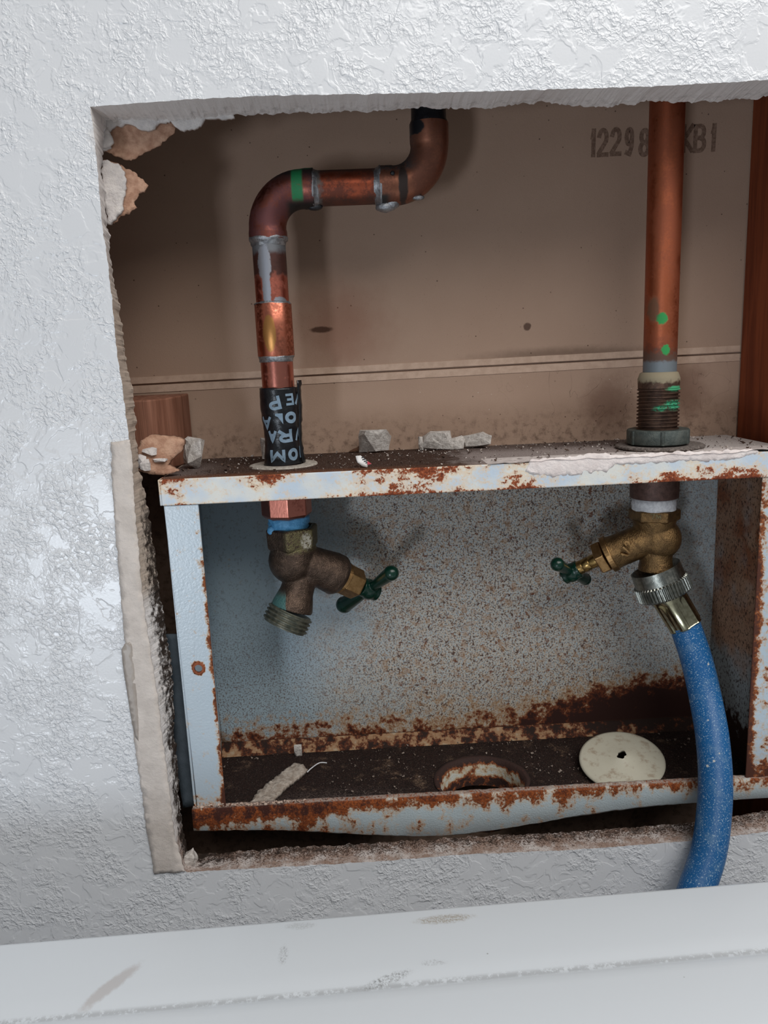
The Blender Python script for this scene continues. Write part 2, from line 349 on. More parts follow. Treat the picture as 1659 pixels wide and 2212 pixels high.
def mat_pan():
    m = M('black_rotted_pan', .9, spec=.2)
    n = m.noise(.09, 6, .7); f = m.noise(1.5, 5, .75, off=2)
    c = m.mix(m.ss(f, .4, .65), srgb(28, 20, 19), srgb(62, 44, 38))
    c = m.mix(m.mul(m.ss(n, .54, .68), m.ss(f, .4, .6)), c, srgb(128, 104, 86))
    c = m.mix(m.mul(m.blob(-22, 0, 34, 400, .6, .5), m.mul(m.ss(m.y, 50, 25), m.ss(f, .45, .6))), c, srgb(138, 122, 116))
    c = m.mix(m.mul(m.ss(m.noise(2.6, 2, .5, off=9), .66, .70), .7), c, srgb(170, 160, 150))
    m.bump(m.add(m.mul(n, 2), f), .9, .9); return m.col(c).m
def mat_copper(name, bright, ox, amt, rough=.32, extra=None, k=.18):
    m = M(name, rough, 1.0); n = m.add(m.mul(m.noise(k, 5, .65), .75), m.mul(m.noise(.9, 4, .6, off=3), .25))
    o = m.ss(n, amt-.07, amt+.07); c = m.mix(o, srgb(*ox), srgb(*bright)); rg = m.mixv(o, .5, rough); mt = m.mixv(o, .65, 1.0)
    if extra: c, rg, mt = extra(m, c, rg, mt)
    m.set('Roughness', rg); m.set('Metallic', mt); m.bump(m.noise((.8, .8, .35), 3, .5), .08, .5); return m.col(c).m
def over(m, st, f, colr, rough, metal):
    c, rg, mt = st; return m.mix(f, c, srgb(*colr)), m.mixv(f, rg, rough), m.mixv(f, mt, metal)
def ex_streak(m, *st):     # flux burn and grey solder runs on the upright pipe above the coupling
    burn = m.mul(m.ss(m.add(m.z, m.mul(m.noise(.3, 4), 9)), 43, 47), 1.0); st = over(m, st, m.mul(burn, .9), (48, 36, 34), .45, .5)
    st = over(m, st, m.ss(m.add(m.z, m.mul(m.noise(.4, 4), 4)), 52, 55), (120, 122, 126), .55, .7)
    for b in ((-40.2, 46, 3.0, 9), (-40, 34.5, 2.0, 9), (-34, 28, 3, 3)): st = over(m, st, m.blob(*b, .12, .45, .45), (158, 160, 168), .42, .8)
    return st
def ex_elbow1(m, *st):
    st = over(m, st, m.ss(m.add(m.z, m.mul(m.noise(.3, 3), 6)), 84, 90), (62, 52, 52), .6, .5)
    st = over(m, st, m.ss(m.add(m.z, m.mul(m.noise(.5, 4), 3)), 59.5, 57.5), (92, 90, 86), .6, .6)
    g = m.mul(m.ss(m.x, -25.8, -24.8), m.ss(m.x, -19.6, -20.8)); g = m.mul(g, m.mul(m.ss(m.noise(1.2, 4, .7), .3, .45), m.ss(m.z, 72, 75)))
    st = over(m, st, g, (32, 128, 78), .6, 0.0)
    st = over(m, st, m.mul(m.ss(m.z, 87, 88.6), m.ss(m.x, -32, -28)), (34, 96, 66), .6, 0.0)
    st = over(m, st, m.mul(m.ss(m.x, -17.5, -15), m.ss(m.noise(.9, 4, .7), .42, .55)), (56, 52, 50), .6, .5)
    return over(m, st, m.mul(m.ss(m.z, 75, 72), m.ss(m.x, -30, -26)), (34, 30, 28), .6, .3)
def ex_elbow2(m, *st):
    st = over(m, st, m.mul(m.ss(m.z, 84, 87), m.mul(m.ss(m.x, 36, 28), m.ss(m.noise(.7, 4, .7), .35, .5))), (70, 64, 62), .7, .3)
    st = over(m, st, m.blob(26.5, 79, 2.2, 9, .2, .4, .4), (58, 46, 42), .6, .4)
    st = over(m, st, m.mul(m.ss(m.z, 76, 74), m.ss(m.x, 22, 18)), (50, 46, 44), .6, .4)
    st = over(m, st, m.blob(33, 104, 4, 3.2, .1, .3, .4), (24, 26, 30), .3, 0.0)
    return over(m, st, m.blob(34, 71.5, 4, 1.5, .2, .5, .8), (62, 128, 92), .7, 0.0)
def ex_mid(m, *st):
    ends = m.mx(m.ss(m.add(m.x, m.mul(m.noise(.5, 4), 7)), 16, 19), m.ss(m.add(m.x, m.mul(m.noise(.5, 4, off=3), -7)), -14, -17))
    st = over(m, st, m.mx(m.mul(m.ss(m.z, 84.5, 87), .8), m.mul(m.ss(m.add(m.z, m.mul(m.noise(.5, 4), 4)), 78, 75), .75)), (70, 56, 50), .6, .4)
    return over(m, st, ends, (112, 106, 102), .55, .6)
def ex_coup(m, *st):
    st = over(m, st, m.mul(m.blob(-40, 14, 3.2, 8.5, .1, .15, .3), .8), (176, 132, 70), .4, .9)
    return over(m, st, m.mul(m.ss(m.x, -34, -31.5), m.ss(m.noise(.5, 4, .7), .4, .55)), (120, 60, 38), .5, .6)
def ex_right(m, *st):
    st = over(m, st, m.ss(m.add(m.z, m.mul(m.noise(.25, 4), 22)), 18, 6), (112, 60, 42), .5, .4)
    st = over(m, st, m.mul(m.ss(m.add(m.z, m.mul(m.noise(.7, 4), 12)), 6, 1), .75), (84, 70, 60), .7, .2)
    st = over(m, st, m.mx(m.blob(150.3, 13.5, 2.5, 3, .2, .5, .7), m.blob(152.5, -1.5, 2, 2.5, .2, .6, .9)), (44, 142, 74), .8, 0.0)
    st = over(m, st, m.mul(m.blob(147, 18, 2, 6, .3, .5, .4), .7), (70, 66, 50), .7, .1)
    return over(m, st, m.ss(m.add(m.z, m.mul(m.noise(.6, 4), 3)), -4.5, -6.5), (116, 124, 130), .6, .4)
def ex_thread(m, *st):
    st = over(m, st, m.mul(m.blob(158, -20.5, 5, 1.4, .3, .5, .5), 1), (66, 158, 112), .8, 0.0)
    st = over(m, st, m.mul(m.mx(m.blob(157.5, -28.5, 6, 2.4, .3, .6, .5), m.blob(150, -30, 3, 1.4, .3, .6, .5)), m.ss(m.noise(1.2, 4), .4, .5)), (58, 156, 116), .8, 0.0)
    return over(m, st, m.mul(m.ss(m.add(m.z, m.mul(m.noise(.5, 4), 5)), -15.5, -13.5), .85), (150, 140, 116), .85, .1)
def mat_bronze(name, a, b, rough=.42, green=False, k=1.5):
    m = M(name, rough, 1.0); n = m.noise(.25, 4, .6); c = m.mix(m.ss(n, .35, .65), srgb(*a), srgb(*b)); mt = .85
    if green:
        g = m.mul(m.ss(m.add(m.mul(m.add(m.x, 40), -1), m.mul(m.noise(.6, 3), 2)), 1.4, 2.2), m.ss(m.z, -113, -118)); g = m.mul(g, m.ss(m.z, -139, -135)); c = m.mix(g, c, m.mix(m.noise(1.2, 4), srgb(40, 84, 84), srgb(84, 120, 116))); mt = m.mixv(g, .85, .1)
        y = m.mul(m.ss(m.z, -95.5, -93), m.mul(m.ss(m.x, -41, -37), m.ss(m.noise(.6, 4, .7), .40, .5))); c = m.mix(m.mul(y, .8), c, srgb(126, 118, 84))
    if green: w = m.mul(m.blob(-28.5, -88.5, 2.6, 4, .3, .6, .9), m.ss(m.noise(1.0, 4, .7, off=4), .42, .52)); c = m.mix(m.mul(w, .8), c, srgb(188, 182, 168)); mt = m.mixv(w, mt, 0.0)
    m.set('Metallic', mt); m.bump(m.add(m.noise(k, 3, .6), m.mul(m.noise(.6, 3), .4)), .6, .8); return m.col(c).m
def mat_hose():
    m = M('blue_rubber', .42, spec=.35); c = m.mix(m.noise(.03, 3), srgb(16, 80, 134), srgb(26, 94, 148))
    d = m.ss(m.z, -60, -150, .35, 1); sp = m.mul(m.ss(m.noise(1.5, 4, .75), .56, .62), d); c = m.mix(m.mul(sp, .75), c, srgb(186, 206, 216))
    c = m.mix(m.mul(m.mul(m.ss(m.noise(.12, 4, .6, off=3), .5, .7), d), .25), c, srgb(120, 150, 170))
    sp2 = m.mul(m.ss(m.vor(.12), .10, .06), d); c = m.mix(m.mul(sp2, .8), c, srgb(205, 200, 190))
    m.set('Roughness', m.mixv(sp, .4, .85)); m.bump(m.noise(1.5, 3), .08, .5); return m.col(c).m
def mat_washer(crease):
    m = M('white_washer_enamel', .32, spec=.5); c = srgb(214, 219, 224)
    (x0, y0), (x1, y1) = crease; L = math.hypot(x1-x0, y1-y0); nx, ny = -(y1-y0)/L, (x1-x0)/L
    d = m.add(m.add(m.mul(m.add(m.x, -x0), nx), m.mul(m.add(m.y, -y0), ny)), 0.0)
    line = m.ss(m.math('ABSOLUTE', m.add(d, -.6)), 1.9, .2)
    g = m.mul(line, m.ss(m.add(m.noise(.5, 5, .7), m.mul(m.noise(.03, 2, off=3), .3)), .56, .68)); c = m.mix(m.mul(g, .4), c, srgb(120, 120, 120))
    def smudge(px, py, rx, ry, a, col, amt, gate=.5):
        p = atz(px, py, -225); ca, sa = math.cos(math.radians(a)), math.sin(math.radians(a))
        X = m.add(m.x, -p.x); Y = m.add(m.y, -p.y); u = m.mul(m.add(m.mul(X, ca), m.mul(Y, sa)), 1/rx); v = m.mul(m.add(m.mul(X, -sa), m.mul(Y, ca)), 1/ry)
        q = m.add(m.math('SQRT', m.add(m.mul(u, u), m.mul(v, v))), m.mul(m.add(m.noise(.4, 4, .7, off=px), -.5), .9))
        return m.mul(m.mul(m.ss(q, 1.2, .6), m.ss(m.noise(1.2, 5, .75, off=py), gate-.12, gate+.1)), amt), srgb(*col)
    for a in ((960, 1985, 12, 2.6, 2, (150, 135, 112), .75), (240, 2128, 13, 3.0, 50, (168, 156, 150), .5, .25), (835, 2112, 10, 2.2, 18, (110, 110, 110), .8, .55),
              (612, 2062, 2, 5, 0, (130, 130, 130), .6, .55), (935, 2078, 5, 1.5, 0, (140, 140, 140), .5, .55), (650, 2000, 6, 2, 0, (150, 150, 150), .4, .5)):
        f, cc = smudge(*a); c = m.mix(f, c, cc)
    sp = m.mul(m.ss(m.vor(.06), .035, .02), .6); c = m.mix(sp, c, srgb(110, 108, 106))
    return m.col(c).m
def mat_wood(name, a, b, rough=.7, kx=.35):
    m = M(name, rough, spec=.3); n = m.noise((kx, kx*.5, .012), 4, .6, .4); f = m.noise((1.6, 1.0, .04), 3, .6, off=2)
    c = m.mix(m.ss(n, .35, .65), srgb(*a), srgb(*b)); c = m.mix(m.mul(m.ss(f, .5, .7), .35), c, srgb(int(a[0]*.5), int(a[1]*.45), int(a[2]*.4)))
    m.bump(m.add(n, f), .3, .5); return m.col(c).m

PAINT = mat_paint(); GYP = mat_gypsum(); BOARD = mat_board()
STRIP = mat_simple('tan_board_edge', (186, 158, 138), (200, 172, 152), .2, .85, bump=.2)
COMPOUND = mat_simple('beige_joint_compound', (196, 186, 178), (212, 202, 194), .08, .5, bump=.5, bk=.35, det=5)
DRIP = mat_simple('dried_tan_drip', (160, 150, 142), (172, 163, 155), .2, .35)
WHITEGYP = mat_simple('white_gypsum_core', (206, 200, 198), (222, 216, 212), .3, .92, bump=.8, bk=.8, spec=.2)
KRAFT = mat_simple('torn_kraft_paper', (168, 128, 106), (198, 160, 136), .25, .9, bump=.6, bk=1.2, spec=.2)
PLASTER = mat_simple('pale_plaster', (222, 210, 206), (236, 226, 222), .15, .8, bump=.8, bk=.5, det=5, spec=.3)
CHUNK = mat_simple('grey_plaster_chunk', (178, 170, 164), (216, 210, 204), .5, .95, bump=.8, bk=1.2, spec=.2)
TANCHUNK = mat_simple('tan_plaster_chunk', (150, 136, 124), (192, 180, 168), .4, .95, bump=.9, bk=1.0, spec=.2)
STUD = mat_wood('orange_brown_stud_wood', (146, 74, 42), (120, 56, 30))
OLDWOOD = mat_wood('weathered_wood', (118, 76, 58), (150, 104, 84))
BACK = mat_back(); SIDE = mat_rust_side(); FRAME = mat_frame(); FACE = mat_face(); TOP = mat_shelftop(); LIP = mat_lip(); PAN = mat_pan()
MOULD = mat_simple('mouldy_blue_steel', (88, 100, 110), (104, 116, 126), .1, .6, bump=.3)
CU_BRIGHT = mat_copper('bright_copper', (196, 124, 108), (160, 92, 76), .42, .28)
CU_STREAK = mat_copper('solder_streaked_copper', (198, 118, 100), (160, 88, 72), .45, .3, ex_streak)
CU_COUP = mat_copper('stained_coupling_copper', (200, 122, 98), (164, 94, 72), .45, .3, ex_coup)
CU_E1 = mat_copper('burnt_copper_elbow', (140, 84, 72), (108, 66, 66), .5, .38, ex_elbow1, .08)
CU_E2 = mat_copper('dull_copper_elbow', (152, 102, 82), (122, 78, 62), .5, .42, ex_elbow2, .08)
CU_MID = mat_copper('scorched_copper_pipe', (166, 88, 64), (112, 62, 48), .5, .4, ex_mid, .12)
CU_RIGHT = mat_copper('aged_copper_pipe', (176, 100, 70), (150, 82, 56), .5, .42, ex_right, .05)
THREAD = mat_copper('corroded_thread', (110, 88, 76), (74, 56, 48), .5, .6, ex_thread, .2)
SOLDER = mat_simple('grey_solder', (128, 130, 134), (170, 172, 176), .4, .38, .8, bump=.4, bk=1.0)
BLACKPAINT = mat_simple('black_tar_paint', (18, 20, 24), (30, 32, 36), .4, .25, bump=.3)
TAPE = mat_simple('black_wrap_tape', (14, 16, 20), (24, 26, 30), .3, .3, bump=.35, bk=.3)
PRINT = mat_simple('blue_grey_print', (112, 134, 152), (128, 148, 166), .4, .4)
LOCKNUT = mat_simple('dark_grey_nut', (70, 78, 76), (92, 98, 94), .3, .6, .5, bump=.3)
DUSTY = mat_simple('dusty_grey_washer', (84, 76, 72), (134, 124, 118), .8, .85, .2, bump=.3)
NIPPLE = mat_simple('brown_iron_nipple', (84, 62, 56), (104, 78, 70), .4, .5, .5, bump=.2)
BLUETAPE = mat_simple('blue_thread_tape', (70, 140, 190), (96, 164, 212), .6, .5, bump=.4, bk=.8)
WHITETAPE = mat_simple('white_thread_tape', (196, 196, 200), (226, 226, 228), .6, .5, bump=.4, bk=.8)
BRONZE_OLD = mat_bronze('dark_rough_bronze', (76, 62, 53), (102, 84, 72), .38, True)
BRONZE = mat_bronze('cast_golden_bronze', (140, 110, 72), (106, 82, 54), .34)
BRASS = mat_simple('machined_brass', (186, 154, 98), (160, 130, 82), .4, .28, 1.0, bump=.06)
BRASS_DULL = mat_simple('dull_brass', (150, 116, 76), (176, 140, 96), .4, .4, 1.0, bump=.1)
OLDTHREAD = mat_simple('grey_green_thread_metal', (88, 92, 82), (124, 122, 108), .4, .45, .7, bump=.1)
GREEN = mat_simple('dark_green_enamel', (5, 40, 30), (8, 50, 38), .3, .25, bump=.05)
CHROME = mat_simple('worn_nickel', (118, 120, 114), (150, 150, 142), .5, .32, 1.0, bump=.1)
FERRULE = mat_simple('polished_nickel', (152, 148, 122), (180, 176, 150), .5, .18, 1.0)
PLASTIC = mat_simple('yellowed_white_plastic', (196, 190, 172), (176, 168, 148), .12, .4, bump=.15)
def mat_disc():
    m = M('yellowed_plastic_stained', .42, spec=.4); c = m.mix(m.noise(.1, 3), srgb(196, 192, 176), srgb(182, 176, 158))
    c = m.mix(m.mul(m.ss(m.noise(.16, 5, .65, off=4), .5, .66), .6), c, srgb(140, 116, 94)); m.bump(m.noise(1.0, 3), .15, .5); return m.col(c).m
DISC = mat_disc()
HOSE = mat_hose()
CONCRETE = mat_simple('grey_floor', (120, 118, 114), (140, 137, 132), .01, .7)

# ================================================================== SETTING
# ---- wall with the hole cut through its drywall
edge_front = [(195,231),(300,222),(450,212),(600,206),(800,203),(1000,199),(1200,193),(1400,187),(1659,173)]
left_front = [(195,231),(204,300),(212,380),(220,480),(232,560),(241,640),(250,740),(266,850),(278,940),(287,1005),(286,1040),(290,1100),(297,1180),(301,1240),(308,1300),(322,1400),(338,1500),(350,1600),(358,1660),(367,1730),(375,1800),(392,1868),(402,1884)]
bot_front = [(404,1884),(500,1878),(600,1873),(800,1862),(1000,1846),(1235,1836),(1473,1818),(1659,1797)]
back_top = [(232,262),(300,258),(400,262),(505,250),(600,246),(700,243),(800,240),(900,234),(1000,236),(1060,234),(1170,222),(1300,231),(1420,218),(1500,222),(1610,215),(1659,209)]
back_left = [(232,262),(219,345),(232,480),(240,560),(247,600),(255,640),(264,720),(275,790),(286,840),(291,900),(298,970),(302,1020),(312,1060),(326,1130),(334,1190),(345,1280),(357,1350),(368,1410),(374,1480),(376,1560),(383,1640),(386,1720),(394,1790),(408,1842)]
back_bot = [(408,1842),(470,1843),(600,1832),(800,1822),(1000,1808),(1235,1797),(1473,1780),(1659,1752)]
XR = 232.0
def loop3(tp, lf, bt, Y):
    T = [xz(*p, Y) for p in tp]; L = [xz(*p, Y) for p in lf]; B = [xz(*p, Y) for p in bt]
    T.append((XR, T[-1][1]+.5)); B.append((XR, B[-1][1]+.5)); R = [(XR, T[-1][1]), (XR, B[-1][1])]
    return L, B, R, T
Lf, Bf, Rf, Tf = loop3(edge_front, left_front, bot_front, 0)
Lb, Bb, Rb, Tb = loop3(back_top, back_left, back_bot, 18)
def samp(line, n):
    d = [0]
    for a, b in zip(line, line[1:]): d.append(d[-1]+math.hypot(b[0]-a[0], b[1]-a[1]))
    out = []
    for i in range(n):
        t = d[-1]*i/n; k = max(j for j in range(len(d)) if d[j] <= t+1e-9); k = min(k, len(line)-2)
        u = (t-d[k])/((d[k+1]-d[k]) or 1); out.append((line[k][0]+(line[k+1][0]-line[k][0])*u, line[k][1]+(line[k+1][1]-line[k][1])*u))
    return out
def whole(L, B, R, T, amp, seed):
    pts = samp(L, 420) + samp(B, 340) + samp(R[::-1], 60) + samp(T[::-1], 380); out = []
    n = len(pts)
    for i in range(n):
        (x0, z0), (x1, z1) = pts[i-1], pts[(i+1) % n]; l = math.hypot(x1-x0, z1-z0) or 1; nx, nz = -(z1-z0)/l, (x1-x0)/l; x, z = pts[i]
        a = amp * (.4 if seed > 1 and 0 else 1)
        d = a*(fn(x, seed, z, .25)+.7*fn(x, seed, z, .8)+.22*fn(x, seed, z, 2.3)); out.append((x+nx*d, z+nz*d))
    return out
R_ = [(XR, Bf[-1][1]), (XR, Tf[-1][1])]
front = whole(Lf, Bf, [(XR, Tf[-1][1]), (XR, Bf[-1][1])], Tf, .35, 1.0)
back = whole(Lb, Bb, [(XR, Tb[-1][1]), (XR, Bb[-1][1])], Tb, 1.0, 2.0)
bm = bmesh.new()
def wall_face(loop, Y, mi):
    outer = [(-1100, -LENS_H), (1300, -LENS_H), (1300, 1200), (-1100, 1200)]
    loops = [[Vector((a, b, 0)) for a, b in outer], [Vector((a, b, 0)) for a, b in loop]]
    flat = [p for l in loops for p in l]; V = [bm.verts.new((p.x, Y, p.y)) for p in flat]
    for q in tessellate_polygon(loops):
        try: bm.faces.new([V[i] for i in q]).material_index = mi
        except ValueError: pass
    return V
VF = wall_face(front, 0, 0); VB = wall_face(back, 18, 1)
n = len(front); rings = [VF[4:]]
for t, Y, a in ((.06, 1.0, .2), (.4, 7, .25), (.75, 13, .4), (.93, 16.5, .5)):
    ring = []
    for i in range(n):
        x = front[i][0]*(1-t)+back[i][0]*t; z = front[i][1]*(1-t)+back[i][1]*t
        ring.append(bm.verts.new((x+a*fn(x, Y, z, .5), Y+a*.5*fn(x, Y+9, z, .9), z+a*fn(x, Y+5, z, .6))))
    rings.append(ring)
rings.append(VB[4:])
for q, s in zip(rings, rings[1:]):
    for i in range(n): bm.faces.new((q[i], q[(i+1) % n], s[(i+1) % n], s[i])).material_index = 1
for i in range(4): bm.faces.new((VF[i], VF[(i+1) % 4], VB[(i+1) % 4], VB[i])).material_index = 1
wall = build('wall_back', bm, [PAINT, GYP], kind='structure', label='textured white drywall with a ragged rectangular opening cut in it')
# bare strip of joint compound left of the opening, and the drip beside it
lo = [(240,955),(243,1050),(250,1150),(258,1250),(267,1350),(276,1450),(286,1560),(297,1650),(308,1720),(318,1800),(334,1887)]
hi = [(400,1882),(376,1800),(369,1730),(360,1660),(352,1600),(340,1500),(324,1400),(310,1300),(303,1240),(299,1180),(292,1100),(288,1040),(288,1005),(281,950)]
bm = bmesh.new(); slab(bm, rough_line([xz(*p, 0) for p in lo+hi], 1.0, .5, 5, closed=True), -.55, .7, 2.2, .22, .2, 3)
build('joint_compound', bm, COMPOUND, wall, 'bare beige joint compound strip left of the opening', smooth=True)
lo = [(282,1386),(270,1390),(263,1402),(268,1450),(276,1500),(284,1550),(292,1590),(300,1600),(300,1560),(296,1500),(290,1440),(286,1395)]
bm = bmesh.new(); slab(bm, rough_line([xz(*p, 0) for p in lo], .8, .12, 8, closed=True), -.60, .8, 1.5, .05, .2, 3, dome=.12)
build('paint_drip', bm, DRIP, wall, 'tan dried drip beside the compound strip', smooth=True)
# torn paper and gypsum at the top left corner of the opening
def torn(px, Y, tilt, th, mat, seed, amp, name, label):
    P = [xz(a, b, Y) for a, b in px]; x0 = sum(p[0] for p in P)/len(P)
    bm = bmesh.new(); slab(bm, rough_line(P, .7, amp, seed, .5, True), lambda x, z: Y+(x-x0)*tilt, th, 1.3, .5, .35, seed)
    build(name, bm, mat, wall, label, smooth=True)
torn([(228,255),(505,240),(506,254),(478,256),(441,254),(432,270),(410,281),(392,280),(380,273),(367,262),(345,264),(332,275),(318,280),(297,277),(284,268),(268,269),(240,273),(234,284),(242,302),(238,318),(220,326),(220,290)], 17.5, 0, 2.6, WHITEGYP, 4, .8, 'torn_gypsum', 'ragged white gypsum hanging from the top edge')
torn([(224,326),(240,318),(238,300),(234,272),(260,262),(300,262),(345,258),(376,262),(377,280),(369,293),(345,311),(320,325),(296,339),(275,347),(262,341),(240,333)], 20.2, .05, 1.0, KRAFT, 6, .8, 'torn_paper', 'brown torn backing paper below the white gypsum')
torn([(216,282),(232,278),(241,292),(243,306),(236,317),(222,320),(217,305)], 16.8, 0, 1.6, WHITEGYP, 13, .5, 'torn_gypsum', 'small white flake stuck on the brown paper')
torn([(219,345),(240,348),(262,358),(272,385),(270,418),(262,440),(262,455),(245,478),(234,484),(226,440),(221,400)], 17.8, 0, 2.2, WHITEGYP, 9, .7, 'torn_gypsum', 'white broken gypsum on the left edge')
torn([(222,345),(248,352),(280,365),(302,382),(320,400),(312,414),(300,418),(290,440),(296,449),(262,468),(245,484),(236,478),(224,420)], 20.0, -.06, 1.0, KRAFT, 11, .8, 'torn_paper', 'brown torn backing paper pointing into the cavity')
# ---- cavity: the two boards behind, meeting in a seam
bm = bmesh.new(); seamz = lambda x: -8.7+(x+122)*.0106
def boardslab(z0f, z1f):
    b = bmesh.new(); X0, X1 = -500, 700
    vs = [b.verts.new((x, y, z)) for x, z in ((X0, z0f(X0)), (X1, z0f(X1)), (X1, z1f(X1)), (X0, z1f(X0))) for y in (97, 110)]
    for f in ((0,2,4,6),(1,7,5,3),(0,1,3,2),(2,3,5,4),(4,5,7,6),(6,7,1,0)): b.faces.new([vs[i] for i in f])
    return b
cav = build('wall_cavity', boardslab(lambda x: -LENS_H, lambda x: 1200), BOARD, kind='structure', label='brown paper faced board at the back of the open wall cavity')
cav.scale = (1, 1, 1)
for v in cav.data.vertices: v.co.y += .0012
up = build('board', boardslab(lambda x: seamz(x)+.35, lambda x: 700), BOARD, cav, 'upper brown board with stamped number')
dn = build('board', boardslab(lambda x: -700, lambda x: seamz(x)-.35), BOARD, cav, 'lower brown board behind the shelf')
def strip(z0, z1, par):
    b = bmesh.new(); X0, X1 = -480, 217; o = Vector((0, 0, 0)); vs = []
    for i in range(71):
        x = X0+(X1-X0)*i/70; s = seamz(x); w = .12*fn(x, 1, z0, .2)
        vs.append([b.verts.new((x, y, s+z)) for y, z in ((97.1, z0+w), (96.6, z0+w+.15), (96.6, z1+w-.15), (97.1, z1+w))])
    for p, q in zip(vs, vs[1:]):
        for k in range(3): b.faces.new((p[k], q[k], q[k+1], p[k+1]))
    build('edge_strip', b, STRIP, par, 'pale tan board edge', recalc=False)
strip(.5, 4.2, up); strip(-4.6, -.5, dn)
# stamped number on the upper board
FONT_CACHE = {}
def glyph(ch):
    if ch not in FONT_CACHE:
        cu = bpy.data.curves.new('glyph', 'FONT'); cu.body = ch; cu.size = 1; cu.resolution_u = 4
        o = bpy.data.objects.new('glyph', cu); me = bpy.data.meshes.new_from_object(o)
        vs = [tuple(v.co)[:2] for v in me.vertices]; fs = [tuple(p.vertices) for p in me.polygons]
        bpy.data.objects.remove(o); bpy.data.curves.remove(cu); bpy.data.meshes.remove(me)
        x0, x1 = min(v[0] for v in vs), max(v[0] for v in vs); y0, y1 = min(v[1] for v in vs), max(v[1] for v in vs)
        FONT_CACHE[ch] = ([((x-(x0+x1)/2)/(x1-x0), (y-(y0+y1)/2)/(y1-y0)) for x, y in vs], fs)
    return FONT_CACHE[ch]
def put_glyph(bm, ch, w, h, fmap, cuts=0):
    vs, fs = glyph(ch); b2 = bmesh.new(); V = [b2.verts.new((x*w, y*h, 0)) for x, y in vs]
    for f in fs:
        try: b2.faces.new([V[i] for i in f])
        except ValueError: pass
    for _ in range(cuts): bmesh.ops.subdivide_edges(b2, edges=[e for e in b2.edges if e.calc_length() > 1.0], cuts=1)
    bmesh.ops.triangulate(b2, faces=b2.faces)
    mp = {v: bm.verts.new(fmap(v.co.x, v.co.y)) for v in b2.verts}
    for f in b2.faces: bm.faces.new([mp[v] for v in f.verts])
    b2.free()
def _arc(cx, cy, rx, ry, a0, a1, n=10): return [(cx+rx*math.cos(math.radians(a0+(a1-a0)*i/n)), cy+ry*math.sin(math.radians(a0+(a1-a0)*i/n))) for i in range(n+1)]
L_, R__, B_, T_ = -.5, .5, -.5, .5
STROKES = {
 'P': [[(L_, B_), (L_, T_)], [(L_, T_), (.1, T_)]+_arc(.1, .22, .4, .28, 90, -90)+[(L_, -.06)]],
 'R': [[(L_, B_), (L_, T_)], [(L_, T_), (.1, T_)]+_arc(.1, .22, .38, .28, 90, -90)+[(L_, -.06)], [(.0, -.06), (R__, B_)]],
 'E': [[(R__, B_), (L_, B_), (L_, T_), (R__, T_)], [(L_, 0), (.3, 0)]], 'L': [[(L_, T_), (L_, B_), (R__, B_)]],
 'F': [[(L_, B_), (L_, T_), (R__, T_)], [(L_, 0), (.3, 0)]],
 'A': [[(L_, B_), (0, T_), (R__, B_)], [(-.3, -.18), (.3, -.18)]], 'V': [[(L_, T_), (0, B_), (R__, T_)]], 'W': [[(L_, T_), (-.25, B_), (0, T_), (.25, B_), (R__, T_)]],
 'M': [[(L_, B_), (L_, T_), (0, -.3), (R__, T_), (R__, B_)]], 'O': [_arc(0, 0, .5, .5, 0, 360, 28)], 'H': [[(L_, B_), (L_, T_)], [(R__, B_), (R__, T_)], [(L_, 0), (R__, 0)]],
 '1': [[(0, B_), (0, T_)], [(-.38, .22), (-.05, .42)]], '2': [_arc(0, .2, .45, .3, 165, -30)+[(-.42, -.42)], [(-.45, B_), (.5, B_)]], '8': [_arc(0, .25, .36, .25, 0, 360, 20), _arc(0, -.25, .42, .25, 0, 360, 20)],
 '9': [_arc(0, .2, .42, .3, 0, 360, 20), [(.42, .2), (.40, -.2), (.1, -.5), (-.35, -.45)]], '/': [[(L_, B_), (R__, T_)]],
 '7': [[(L_, T_), (R__, T_), (0, B_)]], 'K': [[(L_, B_), (L_, T_)], [(R__, T_), (-.45, -.02), (R__, B_)]], 'B': [[(L_, B_), (L_, T_)], [(L_, T_), (0, T_)]+_arc(0, .26, .4, .24, 90, -90)+[(L_, .02)], [(0, .02)]+_arc(0, -.24, .48, .26, 90, -90)+[(L_, B_)]]}
